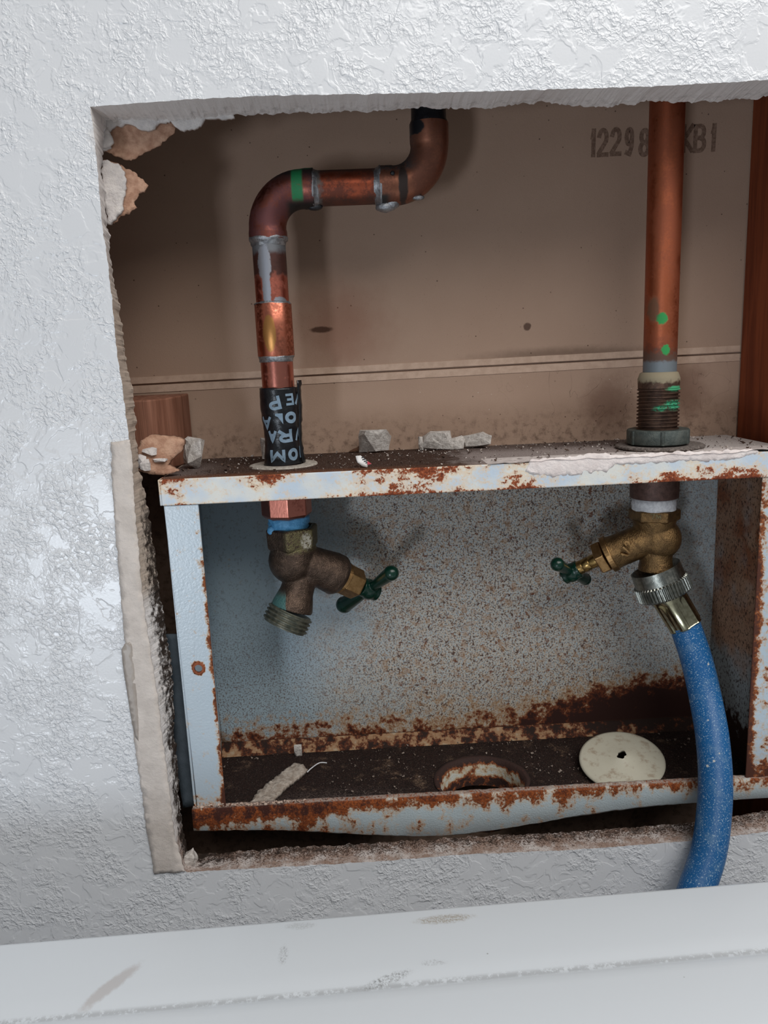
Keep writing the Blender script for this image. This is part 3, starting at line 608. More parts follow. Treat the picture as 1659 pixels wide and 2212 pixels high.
def stroke_glyph(bm, ch, w, h, sw, fmap, seg=.9):
    """bold block letter: thick joined strokes inside a w x h box"""
    W_, H_ = (w-sw)*1.0, (h-sw)*1.0
    for li, line in enumerate(STROKES[ch]):
        pts = [(x*W_, y*H_) for x, y in line]; dens = [pts[0]]
        for p, q in zip(pts, pts[1:]):
            n = max(1, int(math.hypot(q[0]-p[0], q[1]-p[1])/seg))
            dens += [(p[0]+(q[0]-p[0])*i/n, p[1]+(q[1]-p[1])*i/n) for i in range(1, n+1)]
        shut = math.hypot(dens[0][0]-dens[-1][0], dens[0][1]-dens[-1][1]) < 1e-6
        if shut: dens = dens[:-1]
        N = len(dens); rows = []
        def unit(p, q):
            l = math.hypot(q[0]-p[0], q[1]-p[1]) or 1; return ((q[0]-p[0])/l, (q[1]-p[1])/l)
        for i, p in enumerate(dens):
            d0 = unit(dens[i-1], p) if (i > 0 or shut) else unit(p, dens[i+1]); d1 = unit(p, dens[(i+1) % N]) if (i < N-1 or shut) else d0
            nx, ny = -(d0[1]+d1[1]), d0[0]+d1[0]; l = math.hypot(nx, ny) or 1; nx, ny = nx/l, ny/l
            k = min(1.5, 1/max(.3, nx*-d1[1]+ny*d1[0]))*sw/2; x, y = p
            if not shut and i in (0, N-1): e = (-.45 if i == 0 else .45)*sw; x += d1[0]*e; y += d1[1]*e
            rows.append([bm.verts.new(fmap(x+nx*k, y+ny*k, li)), bm.verts.new(fmap(x, y, li)), bm.verts.new(fmap(x-nx*k, y-ny*k, li))])
        pr_ = list(zip(rows, rows[1:]))+([(rows[-1], rows[0])] if shut else [])
        for a_, b_ in pr_:
            bm.faces.new((a_[0], a_[1], b_[1], b_[0])); bm.faces.new((a_[1], a_[2], b_[2], b_[1]))
bm = bmesh.new()
for ch, px, py, w in (('1', 1282, 309, 14), ('2', 1302, 308, 26), ('2', 1330, 306, 26), ('9', 1359, 306, 22), ('8', 1392, 308, 28), ('1', 1418, 303, 12), ('K', 1486, 299, 26), ('B', 1512, 299, 28), ('1', 1542, 297, 15)):
    x, z = xz(px, py, 97); stroke_glyph(bm, ch, w/3.85, 55/3.8, 2.3, lambda a, b, k=0, x=x, z=z: (x+a+b*.02, 96.93-.04*k, z+b+a*.02))
STAMP = M('faded_ink', .85, spec=.2); n_ = STAMP.noise(.8, 4, .7); STAMP.col(STAMP.mix(STAMP.ss(n_, .35, .6), srgb(142, 116, 100), srgb(112, 88, 74)))
build('stamped_number', bm, STAMP.m, up, 'faded black stamped number', recalc=False)
# studs either side; the left one is unseen, added to block light
bm = bmesh.new(); box(bm, 217, 255, 18.6, 96.4, -LENS_H+40, 1180)
s = build('stud', bm, STUD, cat='stud', label='orange-brown wooden stud at the right side of the cavity'); bevel(s, 1.2)
bm = bmesh.new(); box(bm, -176, -139, 18.6, 96.4, -LENS_H+40, 1180)
s = build('stud', bm, OLDWOOD, cat='stud', label='weathered wooden stud out of view at the left of the cavity, added to block light'); bevel(s, 1.2)
bm = bmesh.new(); box(bm, -1600, 1800, -2600, 120, -LENS_H-20, -LENS_H)
build('floor', bm, CONCRETE, kind='structure')

# ================================================================== OUTLET BOX
BX0, BX1, YF, YB = -92.8, 209.0, 18.8, 92.0
ZT, ZFB, ZP = -50.6, -63.0, -229.0
ob = thing('outlet_box', ((BX0+BX1)/2, 60, ZP), 'rusty pale blue steel outlet box recessed in the wall opening', 'utility box')
PL, PR, PY = -38.3, 152.9, 50.0
bm = bmesh.new()
plate_holes(bm, [(BX0, YF), (BX1, YF), (BX1, YB), (BX0, YB)], [circ(PL, PY, 10.2), circ(PR, PY, 13.0)], lambda a, b: (a, b, ZT), (0, 0, -1.0))
build('top_shelf', bm, TOP, ob, 'dirt covered top of the box')
bm = bmesh.new(); box(bm, BX0, BX1+4, YF-.9, YF, ZFB, ZT); box(bm, BX0-.9, BX0, YF-.9, YB, ZFB, ZT)
s = build('front_fascia', bm, FACE, ob, 'white enamel front edge of the shelf with rust blotches'); bevel(s, .5)
bm = bmesh.new(); slab(bm, [(-91, ZP+1.5), (BX1-3, ZP+1.5), (BX1-3, ZT-1.2), (-91, ZT-1.2)], YB, 1.0, 7, .25, .03, 2)
build('back_panel', bm, BACK, ob, 'blue-grey enamel back panel peppered with rust', smooth=True)
def side(x, mat, lab):
    b = bmesh.new(); box(b, x-.5, x+.5, YF, YB, ZP, ZT-1.2); return build('side_panel', b, mat, ob, lab)
side(-91.5, FRAME, 'left side panel'); sp = side(206.0, SIDE, 'right side panel brown with rust')
bm = bmesh.new()     # pressed oval knock-out in the right side panel
ov = [(42+5.2*math.cos(t), -97.5+(11 if math.sin(t) > 0 else 11)*math.sin(t)) for t in [2*math.pi*i/28 for i in range(28)]]
R0 = [bm.verts.new((205.3, a, b)) for a, b in ov]; R1 = [bm.verts.new((204.2, 42+(a-42)*.88, -97.5+(b+97.5)*.93)) for a, b in ov]
for i in range(28): bm.faces.new((R0[i], R0[(i+1) % 28], R1[(i+1) % 28], R1[i]))
bm.faces.new(R1); build('knockout', bm, SIDE, sp, 'pressed oval knockout')
bm = bmesh.new(); rows = []
for i in range(61):
    x = -90.5+296*i/60; rows.append([bm.verts.new((x, y+.25*fn(x, y, 2, .3), z)) for y, z in ((91.7, -222.2), (90.2, -223.0), (88.4, -227.6), (86.0, -228.8))])
for p, q in zip(rows, rows[1:]):
    for k in range(3): bm.faces.new((p[k], q[k], q[k+1], p[k+1]))
BF = M('rusty_bottom_flange', .8, spec=.3); r_ = BF.add(BF.add(BF.noise(.16, 5, .65), BF.mul(BF.ss(BF.x, 60, 190), .10)), .02); BF.col(rust_layers(BF, srgb(168, 150, 126), r_, (150, 108, 72), (112, 60, 34), (42, 26, 20), (.40, .50, .56))); BF.bump(BF.noise(.8, 4), .5, .7)
build('bottom_flange', bm, BF.m, ob, 'rusty bent flange where the back panel meets the pan', smooth=True)
# front flanges
fl = bmesh.new(); plate_holes(fl, [(BX0+.6, ZFB), (-76.1, ZFB), (-76.1, -219.5), (BX0+2.3, -219.5)], [circ(-83.2, -144.2, 1.9, 20)], lambda a, b: (a, YF-.3, b), (0, .9, 0))
f1 = build('front_flange', fl, FRAME, ob, 'pale blue left upright flange with one screw hole'); bevel(f1, .35)
bm = bmesh.new(); box(bm, 191.7, BX1+1, YF-.3, YF+.6, -221, ZFB); f2 = build('front_flange', bm, FRAME, ob, 'rust edged right upright flange'); bevel(f2, .35)
bm = bmesh.new(); lathe(bm, (-83.2, YF-.75, -144.2), (0, 1, 0), [(0, 1.95), (0, 2.9), (.45, 3.1)], 24, caps=(False, False))
build('screw_hole_rim', bm, mat_simple('rust_ring', (128, 66, 40), (150, 84, 52), .6, .85, bump=.3), f1, 'rusty rim of the screw hole')
# mounting ear beside the box
bm = bmesh.new(); P = [xz(*p, 27) for p in ((355,1370),(395,1370),(432,1740),(396,1745),(378,1640),(370,1500))]; slab(bm, rough_line(P, 2, .25, 3, closed=True), 27, .9, 4, .1, .1, 2)
build('mounting_ear', bm, MOULD, ob, 'mouldy blue-grey mounting ear left of the flange', smooth=True)
# pan, drain opening and lip
DR = (58.5, 45.0, 25.5)
bm = bmesh.new(); plate_holes(bm, [(-91, YF), (205.6, YF), (205.6, YB), (-91, YB)], [circ(DR[0], DR[1], DR[2]-1, 40)], lambda a, b: (a, b, ZP), (0, 0, -1))
build('bottom_pan', bm, PAN, ob, 'blackened rotten bottom pan')
bm = bmesh.new(); lathe(bm, (DR[0], DR[1], ZP-16), (0, 0, 1), [(0, DR[2]-2.4), (13, DR[2]-1.8), (15.4, DR[2]-1.3), (16.2, DR[2]+.6), (16.6, DR[2]+.8), (16.3, DR[2]-1.6), (13, DR[2]-3.0), (0, DR[2]-3.6)], 64, caps=(False, False), rad=lambda t, i: 1+.012*math.sin(5*t+i)+.006*math.sin(13*t))
COLLAR = M('rusted_collar', .8); r_ = COLLAR.add(COLLAR.noise(.2, 5, .65), COLLAR.add(COLLAR.mul(COLLAR.ss(COLLAR.z, -233.5, -229.5), .30), COLLAR.mul(COLLAR.ss(COLLAR.z, -237, -241), .2))); COLLAR.col(rust_layers(COLLAR, srgb(196, 198, 190), r_, (190, 160, 120), (150, 84, 44), (50, 28, 22), (.46, .54, .66))); COLLAR.bump(COLLAR.noise(1, 4), .5, .7)
build('drain_collar', bm, COLLAR.m, ob, 'rusty round drain opening', smooth=True)
bm = bmesh.new(); rows = []      # the lip: bottom edge sags in the middle
NX = 150
for i in range(NX+1):
    x = -93+(BX1+2+93)*i/NX; t = (x+93)/(BX1+95)
    sag = -11.5*math.exp(-((x-35)/72)**2) - 1.0*t; zt = -219.3-1.4*t + .35*fn(x, 3, 1, .6); zb = -231.0+sag*.95+.4*fn(x, 5, 1, .3)+ (0 if x > -70 else 0)
    yo = .7*fn(x, 7, 0, .05)
    rows.append([bm.verts.new((x, y, z)) for y, z in ((YF+3.2, zt-.9), (YF+1.5, zt), (YF-.6, zt-.3), (YF-1.2+yo, zt-1.6), (YF-1.2+yo+.4*fn(x, 1, 2, .2), (zt+zb)/2), (YF-1.0+yo, zb+.8), (YF-.2, zb), (YF+4, zb+2.5))])
for p, q in zip(rows, rows[1:]):
    for k in range(7): bm.faces.new((p[k], q[k], q[k+1], p[k+1]))
s = build('front_lip', bm, LIP, ob, 'bent front lip eaten by orange and brown rust', smooth=True); so = s.modifiers.new('solid', 'SOLIDIFY'); so.thickness = .0007; so.offset = 1
# dried grout crust along the left end of the lip
bm = bmesh.new(); random.seed(4)
for i in range(60):
    x = -92+i*.95+random.uniform(-.4, .4); chunk(bm, (x, YF-.2+random.uniform(-.6, .8), -218.6+random.uniform(-.3, .4)+(1.2 if x < -76 else 0)*random.random()), (1.6*random.uniform(.5, 1.2), 1.6, 1.1*random.uniform(.5, 1.2)), i, 9)
build('grout_crust', bm, mat_simple('tan_crust', (186, 158, 140), (206, 184, 170), .8, .95, bump=.5), ob, 'crumbs of tan grout on the lip end', kind='stuff')
# plaster smeared along the shelf edge (a part of the box front)
sm = [(1136,1018),(1146,992),(1240,986),(1280,979),(1360,984),(1430,977),(1500,976),(1580,972),(1622,970),(1640,976),(1600,990),(1540,997),(1500,996),(1400,1002),(1330,1004),(1310,1018),(1240,1027),(1170,1030)]
bm = bmesh.new(); slab(bm, rough_line([xz(a, b, YF-1) for a, b in sm], 1.0, .8, 12, closed=True), YF-.95, .9, 1.5, .28, .3, 5, dome=.35)
build('plaster_smear', bm, PLASTER, ob, 'pinkish white plaster smeared along the shelf edge', smooth=True)
bm = bmesh.new()
random.seed(8); grid = {}
NXs, NYs = 60, 12
for i in range(NXs+1):
    for j in range(NYs+1):
        x = 60+150*i/NXs; y = YF-1.5+22*j/NYs
        h = max(-.35, .9*(.55+fn(x, y, 3, .12)+.6*fn(x, y, 1, .4)) * (1-(j/NYs)**1.5) * min(1, i/6))
        grid[i, j] = bm.verts.new((x, y, ZT+h))
for i in range(NXs):
    for j in range(NYs): bm.faces.new((grid[i, j], grid[i+1, j], grid[i+1, j+1], grid[i, j+1]))
build('plaster_skim', bm, mat_simple('dusty_pale_plaster', (188, 178, 174), (216, 206, 202), .25, .9, bump=.6, bk=.7), ob, 'thin dusty plaster skim on the shelf top', smooth=True)
# round escutcheon at the left pipe
bm = bmesh.new(); lathe(bm, (PL, PY, ZT), (0, 0, 1), [(0, 17.2), (.6, 17), (.9, 15.6), (.5, 14.8), (.9, 13.8), (.7, 11.5), (.7, 10)], 48, caps=(False, False), rad=lambda t, i: 1+.01*math.sin(3*t))
build('pipe_grommet', bm, mat_simple('dirty_painted_disc', (150, 142, 132), (186, 178, 168), .5, .7, bump=.4), ob, 'dirty painted ring round the left pipe', smooth=True)

# ================================================================== LEFT COPPER PIPE
def pz(py, x=605, Y=PY): return at(x, py, Y).z
zH = 80.0; xR = 40.0; Rb = 17.5
cp = thing('copper_pipe', (PL, PY, ZT), 'offset copper pipe with two elbows and black printed wrap, on the left', 'pipe')
zE = pz(519, 583); zC1 = pz(655, 594); zC0 = pz(770, 600); zS = pz(780, 604); zT1 = pz(837, 606)
bm = bmesh.new(); rod(bm, (PL, PY, zC1-2), (PL, PY, zE+3), 7.95, n=48); smooth_by_angle(build('pipe', bm, CU_STREAK, cp, 'upright pipe length streaked with grey solder', smooth=True))
bm = bmesh.new(); tube(bm, [(PL, PY, zE), (PL, PY, zE+3), (PL, PY, zH-Rb-1.5), (PL, PY, zH-Rb)]+arc((PL+Rb, zH-Rb), Rb, 180, 90, 14, PY)[1:]+[(PL+Rb+1.5, PY, zH), (-15.2, PY, zH)], [9.15, 9.1, 9.1, 8.85]+[8.85]*13+[8.85, 9.1, 9.1], 48)
smooth_by_angle(build('elbow', bm, CU_E1, cp, 'reddish burnt elbow with a green marker band'))
bm = bmesh.new(); rod(bm, (-17, PY, zH), (18, PY, zH), 7.95, n=48); smooth_by_angle(build('pipe', bm, CU_MID, cp, 'short scorched level pipe between the elbows', smooth=True))
bm = bmesh.new(); zU = pz(268, 925)
tube(bm, [(15.6, PY, zH), (xR-Rb-1, PY, zH), (xR-Rb, PY, zH)]+arc((xR-Rb, zH+Rb), Rb, -90, 0, 14, PY)[1:]+[(xR, PY, zH+Rb+1), (xR, PY, zU)], [9.1, 9.1, 8.85]+[8.85]*13+[9.0, 9.15, 9.15], 48)
smooth_by_angle(build('elbow', bm, CU_E2, cp, 'dull brown copper elbow turning up'))
bm = bmesh.new(); tube(bm, [(xR, PY, zU-6), (xR, PY, zU+.5), (xR, PY, zU+1.8), (xR, PY, zU+6), (xR, PY, 1000)], [8.1, 8.9, 8.3, 8.1, 8.1], 40, wob=.03)
smooth_by_angle(build('pipe', bm, BLACKPAINT, cp, 'tar black upper pipe'))
bm = bmesh.new(); lathe(bm, (PL, PY, zC0), (0, 0, 1), [(0, 8.7), (.4, 8.95), (zC1-zC0-.5, 8.95), (zC1-zC0, 8.6), (zC1-zC0, 7.9)], 48, caps=(True, False)); smooth_by_angle(build('coupling', bm, CU_COUP, cp, 'copper coupling with a brassy stain'))
bm = bmesh.new(); rod(bm, (PL, PY, ZT-10), (PL, PY, zC0+2), 7.95, n=48); smooth_by_angle(build('pipe', bm, CU_BRIGHT, cp, 'clean bright copper pipe length'))
def solder(p0, ax, prof, lab):
    b = bmesh.new(); lathe(b, p0, ax, prof, 48, caps=(False, False), rad=lambda t, i: 1+.02*math.sin(3*t+i*1.3)+.012*math.sin(7*t)); build('solder_ring', b, SOLDER, cp, lab, smooth=True)
solder((PL, PY, zS-.4), (0, 0, 1), [(0, 7.9), (.3, 8.25), (1.4, 8.35), (2.4, 8.8), (zC0-zS+.3, 8.9), (zC0-zS+.8, 8.6)], 'grey solder under the coupling')
solder((PL, PY, zE-3.0), (0, 0, 1), [(0, 7.9), (.8, 8.3), (2.0, 8.5), (2.6, 9.2), (3.6, 9.3), (4.2, 9.0)], 'dull solder below the first elbow')
solder((PL, PY, zC1-.7), (0, 0, 1), [(0, 8.8), (.6, 8.9), (.9, 8.3), (1.4, 7.9)], 'thin solder on the coupling top')
solder((-15.4, PY, zH), (1, 0, 0), [(-.6, 9.0), (0, 9.2), (.5, 8.8), (1.5, 8.2), (2.4, 7.9)], 'blackened solder at the first elbow mouth')
solder((15.8, PY, zH), (-1, 0, 0), [(-.8, 9.0), (0, 9.25), (.5, 8.8), (1.6, 8.25), (3.0, 7.9)], 'grey solder at the second elbow mouth')
bm = bmesh.new(); p = at(833, 447, PY-1); ball(bm, p, 3.4, (1.5, 1, .75), 2); ball(bm, at(846, 438, PY-1), 3.6, (1.1, 1, .9), 2); ball(bm, at(822, 436, PY-1), 2.6, (1, 1, 1), 2)
for v in bm.verts: v.co += Vector((0, 0, .4*fn(v.co.x, v.co.y, v.co.z, .5)))
build('solder_drip', bm, SOLDER, cp, 'hanging drop of grey solder', smooth=True)
bm = bmesh.new(); p = at(903, 427, PY-3); ball(bm, p, 1.6, (2.0, 1, .8), 2); build('solder_drip', bm, SOLDER, cp, 'small solder bead under the bend', smooth=True)
bm = bmesh.new(); ball(bm, at(848, 374, PY-8.6), 1.1, (1, .7, 1), 2); build('solder_drip', bm, BLACKPAINT, cp, 'tiny dark bead on the bend', smooth=True)
bm = bmesh.new(); ball(bm, at(680, 447, PY-1), 2.2, (1.8, 1, .8), 2); ball(bm, at(655, 444, PY-1), 2.0, (1.8, 1, .6), 2); build('solder_drip', bm, BLACKPAINT, cp, 'black solder clinging under the first elbow', smooth=True)
# printed wrap
TR = 9.35
def tape_r(z, t):
    k = (zT1-z)/(zT1-ZT); r = TR-.55*math.exp(-((k-.62)/.22)**2)+.3*max(0, k-.8)*5*.5
    return r + .22*math.sin(2*t+k*7) + .35*fn(math.cos(t)*3, math.sin(t)*3, z, .35)
bm = bmesh.new(); rings = []; NZ, NT = 44, 72
for i in range(NZ+1):
    z = ZT+.9+(zT1-ZT-.9)*i/NZ; ring = []
    for k in range(NT):
        t = 2*math.pi*k/NT; r = tape_r(z, t); zz = z+(.6*fn(math.cos(t)*2, 3, math.sin(t)*2, .9) if i == NZ else 0)
        ring.append(bm.verts.new((PL+r*math.cos(t), PY+r*math.sin(t), zz)))
    rings.append(ring)
for q, s in zip(rings, rings[1:]):
    for k in range(NT): bm.faces.new((q[k], q[(k+1) % NT], s[(k+1) % NT], s[k]))
inner = [bm.verts.new((PL+7.9*math.cos(2*math.pi*k/NT), PY+7.9*math.sin(2*math.pi*k/NT), zT1-.6)) for k in range(NT)]
for k in range(NT): bm.faces.new((rings[-1][k], rings[-1][(k+1) % NT], inner[(k+1) % NT], inner[k]))
tape = build('pipe_wrap', bm, TAPE, cp, 'black plastic wrap with upside-down grey lettering', smooth=True)
# overlapping tape end standing proud at the right, ragged layer edges
bm = bmesh.new(); V = []
for i in range(24):
    f = i/23; z = ZT+1+(zT1+2.2-ZT)*f; row = []
    for a, d in ((-.10, .25), (.05, .75), (.18, 1.0+.5*fn(z, 1, 1, .5)+(.9 if f > .93 else 0))):
        r = tape_r(min(z, zT1), a)+d; row.append(bm.verts.new((PL+r*math.cos(a-.15), PY+r*math.sin(a-.15), z)))
    V.append(row)
for p, q in zip(V, V[1:]):
    for k in range(2): bm.faces.new((p[k], p[k+1], q[k+1], q[k]))
s = build('tape_end', bm, TAPE, tape, 'loose overlapping end of the wrap', smooth=True); so = s.modifiers.new('solid', 'SOLIDIFY'); so.thickness = .0005
bm = bmesh.new()
view = math.atan2(CAM.y-PY, CAM.x-PL)
LET = [('P', 593, 871, 26, 28, 10, 6.5), ('E', 626, 863, 19, 24, 2, 5), ('V', 651, 861, 30, 25, 0, 6.5), ('A', 575, 915, 25, 27, 0, 6), ('O', 628.5, 902, 27.5, 24, 0, 7.5),
       ('A', 588, 944, 21, 25, 0, 6), ('R', 617.5, 942, 31, 27, 4, 7), ('W', 655, 939, 34, 26, 0, 6), ('M', 600, 985, 33, 26, 0, 6.5), ('O', 634.5, 982, 26, 26, 0, 7.5), ('H', 659, 978, 14, 25, 0, 4)]
def on_tape(px, py, rot=0):
    P = at(px, py, PY-8.5); d = max(-.97, min(.97, ((P-Vector((PL, PY, P.z))).dot(Vector((-math.sin(view), math.cos(view), 0))))/9.2)); t0 = view+math.asin(d); z0 = P.z
    cr, sr = math.cos(math.radians(rot)), math.sin(math.radians(rot))
    def fm(a, b, k=0):
        u, v = -(a*cr-b*sr), -(a*sr+b*cr); t = t0+u/9.2; z = z0+v; r = tape_r(z, t)+.16+.04*k; return (PL+r*math.cos(t), PY+r*math.sin(t), z)
    return fm, d
for ch, px, py, wpx, hpx, rot, sw in LET:
    fm, d = on_tape(px, py, rot); stroke_glyph(bm, ch, wpx/4.35*(1.12 if abs(d) > .6 else 1), hpx/4.2, sw/4.3, fm)
fm, d = on_tape(604, 905); V = [bm.verts.new(fm(a, b)) for a, b in ((-1.6, 2.6), (-1.6, -2.7), (2.1, -2.7), (2.1, -1.6), (.7, -.9))]; bm.faces.new(V)
build('lettering', bm, PRINT, tape, 'grey-blue printed letters upside down', recalc=False, smooth=True)
# hex adapter below the shelf with blue thread tape
bm = bmesh.new(); za = pz(1112, 622); lathe(bm, (PL, PY, za), (0, 0, 1), [(-1.2, 10.5), (0, 12.2), (1.0, 12.9), (9.5, 12.9), (ZT-2-za, 12.2)], 8, phase=.15, caps=(True, True))
s = build('hex_adapter', bm, CU_BRIGHT, cp, 'bright eight sided copper adapter'); bevel(s, .5, 3)
bm = bmesh.new(); zb = pz(1138, 628); rings = []
lathe(bm, (PL+.6, PY, zb), (0, 0, 1), [(-1, 9.6), (.3, 10.5), (1.4, 10.2), (2.4, 10.8), (3.4, 10.4), (4.6, 10.7), (za-zb, 10.2)], 40, rad=lambda t, i: 1+.03*math.sin(3*t+i)+.015*math.sin(8*t+2*i))
ball(bm, (PL-7.2, PY-6.5, zb-.2), 2.6, (1.1, .6, 1.0), 2)
build('thread_tape', bm, BLUETAPE, cp, 'crumpled blue thread tape', smooth=True)

# ================================================================== faucets
def cast(name, bm, mat, parent, label, vox=.45, it=6):
    o = build(name, bm, mat, parent, label, smooth=True)
    r = o.modifiers.new('fuse', 'REMESH'); r.mode = 'VOXEL'; r.voxel_size = vox/1000; r.use_smooth_shade = True
    s = o.modifiers.new('soften', 'SMOOTH'); s.factor = .5; s.iterations = it; return o
def hexnut(bm, a, b, r, phase=0.0, ch=.08, n=6):
    a, b = Vector(a), Vector(b); L = (b-a).length
    lathe(bm, a, b-a, [(0, r*.86), (L*ch, r*.97), (L*ch*1.6, r), (L*(1-ch*1.6), r), (L*(1-ch), r*.97), (L, r*.86)], n, phase=phase)
def threads(bm, p0, ax, L, r, pitch, dep, bore):
    prof = [(0, r-dep)]; d = 0
    while d+pitch <= L: prof += [(d+pitch*.25, r-dep), (d+pitch*.45, r), (d+pitch*.65, r), (d+pitch*.95, r-dep)]; d += pitch
    prof += [(L, r-dep), (L, bore), (L*.2, bore)]; lathe(bm, p0, ax, prof, 56)
def lever(bm, hub, ax, n1, n2, rh, ra, rb):
    hub, ax, n1, n2 = Vector(hub), Vector(ax).normalized(), Vector(n1), Vector(n2)
    rod(bm, hub-ax*rh*1.0, hub+ax*rh*1.0, rh, rh*.92, 24); ball(bm, hub, rh*1.08, (1, 1, 1), 3)
    for e, r in ((n1, ra), (n2, rb)):
        d = (e-hub).normalized(); tube(bm, [hub, hub+d*rh*.9, hub+(e-hub)*.6, e], [rh*.75, r*.62, r*.8, r*.96], 20); ball(bm, e, r, (1, 1, 1), 3)
# ---- left bibb
lf = thing('hose_faucet', (PL, PY, at(620, 1375, 46).z), 'dark bronze hose faucet with open threaded spout, on the left pipe', 'faucet')
bm = bmesh.new(); h1 = at(632, 1132, PY); h0 = at(631, 1180, PY); cxl = (h0.x+h1.x)/2
lathe(bm, (cxl, PY, h0.z-1), (0, 0, 1), [(0, 12.2), (1.4, 13.6), (h1.z-h0.z-1, 13.9), (h1.z-h0.z, 13.2), (h1.z-h0.z, 10.8), (h1.z-h0.z-3, 10.4)], 6, phase=.395)
s = build('hex_inlet', bm, BRONZE_OLD, lf, 'hexagonal inlet crusted with old sealant'); bevel(s, .7, 2)
bm = bmesh.new(); B = at(632, 1210, PY)
ball(bm, B, 12.4, (1, 1, 1.0), 4); rod(bm, (cxl, PY, B.z), (cxl, PY, h0.z+1), 12.2, 11.8, 40)
b0 = at(655, 1212, 50); b1 = at(716, 1236, 54); b2 = at(736, 1246, 56)
tube(bm, [b0, b0.lerp(b1, .5), b1, b1.lerp(b2, .6), b2], [9.2, 9.9, 11.0, 11.1, 9.6], 40)
o0 = at(652, 1240, 50); o1 = at(630, 1316, 46.5); lathe(bm, o0, o1-o0, [(0, 8.2), ((o1-o0).length*.5, 8.8), ((o1-o0).length*.85, 10.6), ((o1-o0).length, 11.0)], 40)
ball(bm, at(670, 1240, 50), 7.5, (1, 1, 1), 3)
body = cast('body', bm, BRONZE_OLD, lf, 'dark rough cast body with green patina by the spout')
bm = bmesh.new(); c0 = at(702, 1240, 43.6); P = [(c0.x+5*math.cos(t)*(1+.15*math.sin(3*t)), c0.z+4.6*math.sin(t)*(1+.12*math.cos(4*t))) for t in [2*math.pi*i/26 for i in range(26)]]
slab(bm, P, lambda x, z: c0.y+.4+((x-c0.x)**2+(z-c0.z)**2)*.03+(x-c0.x)*.12, 1.2, 1.2, .5, .6, 3, dome=.3); build('casting_mark', bm, BRONZE_OLD, body, 'rough oval casting scar', smooth=True)
bm = bmesh.new(); t0 = at(629, 1320, 46.4); t1 = at(613.5, 1354, 44.5); threads(bm, t0, t1-t0, (t1-t0).length, 12.2, 2.1, 1.0, 9.0)
smooth_by_angle(build('threaded_spout', bm, OLDTHREAD, lf, 'open hose thread in grey-green metal'), 60)
bm = bmesh.new(); n0 = at(733, 1244, 56); n1 = at(741, 1248.5, 57); n2 = at(774, 1264, 60.5); rod(bm, n0, n1, 8.6, 9.0, 40)
hexnut(bm, n1, n2, 8.5, .5, .05); s = build('packing_nut', bm, BRASS_DULL, lf, 'clean brass packing nut'); bevel(s, .35)
hub = at(797, 1273, 63); ax = hub-n2
bm = bmesh.new(); lever(bm, hub, ax, at(845, 1238, 47), at(744, 1306, 79), 5.3, 4.1, 4.9); cast('handle', bm, GREEN, lf, 'dark green tee handle', .35, 4)
bm = bmesh.new(); lathe(bm, hub+ax.normalized()*5.2, ax, [(0, 3.0), (1.0, 3.0), (1.5, 2.2)], 20); build('handle_screw', bm, CHROME, lf, 'plain metal handle screw', smooth=False)
# ---- right pipe
rp = thing('copper_pipe', (PR, PY, ZT), 'straight aged copper pipe on the right with corroded green threads', 'pipe')
zR = pz(803, 1425)
bm = bmesh.new(); rod(bm, (PR, PY, zR-6), (PR, PY, 1000), 8.1, n=48); smooth_by_angle(build('pipe', bm, CU_RIGHT, rp, 'straight orange-brown copper pipe length'))
z1 = pz(815, 1422); z2 = pz(838, 1421); z3 = pz(930, 1420)
bm = bmesh.new(); prof = [(0, 10.2)]; L = z2-z3; np_ = 12
for i in range(np_): prof += [(L*(i+.25)/np_, 9.4), (L*(i+.5)/np_, 10.35), (L*(i+.75)/np_, 10.35), (L*(i+.97)/np_, 9.4)]
prof += [(L, 10.0), (z1-z3-.5, 10.2), (z1-z3, 10.0), (zR-z3-.5, 9.2), (zR-z3, 8.2)]
lathe(bm, (PR-.3, PY, z3), (0, 0, 1), prof, 56); smooth_by_angle(build('threaded_adapter', bm, THREAD, rp, 'brown threaded adapter with green corrosion'), 60)
bm = bmesh.new(); zl1 = pz(926, 1420); zl0 = pz(957, 1420); lathe(bm, (PR, PY, zl0), (0, 0, 1), [(0, 14.8), (.5, 15.3), (zl1-zl0-.6, 15.3), (zl1-zl0, 14.8), (zl1-zl0, 10.5)], 48)
for k in range(6):
    a = k*math.pi/3+.3; rod(bm, (PR+14.6*math.cos(a), PY+14.6*math.sin(a), zl0+.3), (PR+14.6*math.cos(a), PY+14.6*math.sin(a), zl1-.3), 1.3, n=10)
smooth_by_angle(build('locknut', bm, LOCKNUT, rp, 'dark grey round locknut'))
bm = bmesh.new(); lathe(bm, (PR+1, PY, ZT+.5), (0, 0, 1), [(0, 21.5), (.7, 21.8), (1.3, 21.0), (1.5, 18.5), (1.2, 12)], 64, rad=lambda t, i: 1+(.012*math.sin(30*t) if i < 3 else 0))
build('rosette_washer', bm, DUSTY, rp, 'dusty wavy edged washer under the locknut', smooth=True)
zn = pz(1074, 1414)
bm = bmesh.new(); lathe(bm, (PR-1, PY, zn), (0, 0, 1), [(0, 11.6), (.5, 12.2), (ZT-2-zn, 12.4)], 40); smooth_by_angle(build('nipple', bm, NIPPLE, rp, 'dark brown threaded nipple'))
zw = pz(1101, 1414)
bm = bmesh.new(); lathe(bm, (PR-1, PY, zw), (0, 0, 1), [(0, 10.4), (.6, 11.1), (2, 10.9), (3.2, 11.3), (4.5, 11.0), (zn-zw, 11.2)], 40, rad=lambda t, i: 1+.012*math.sin(3*t+i)); build('thread_tape', bm, WHITETAPE, rp, 'white thread tape', smooth=True)
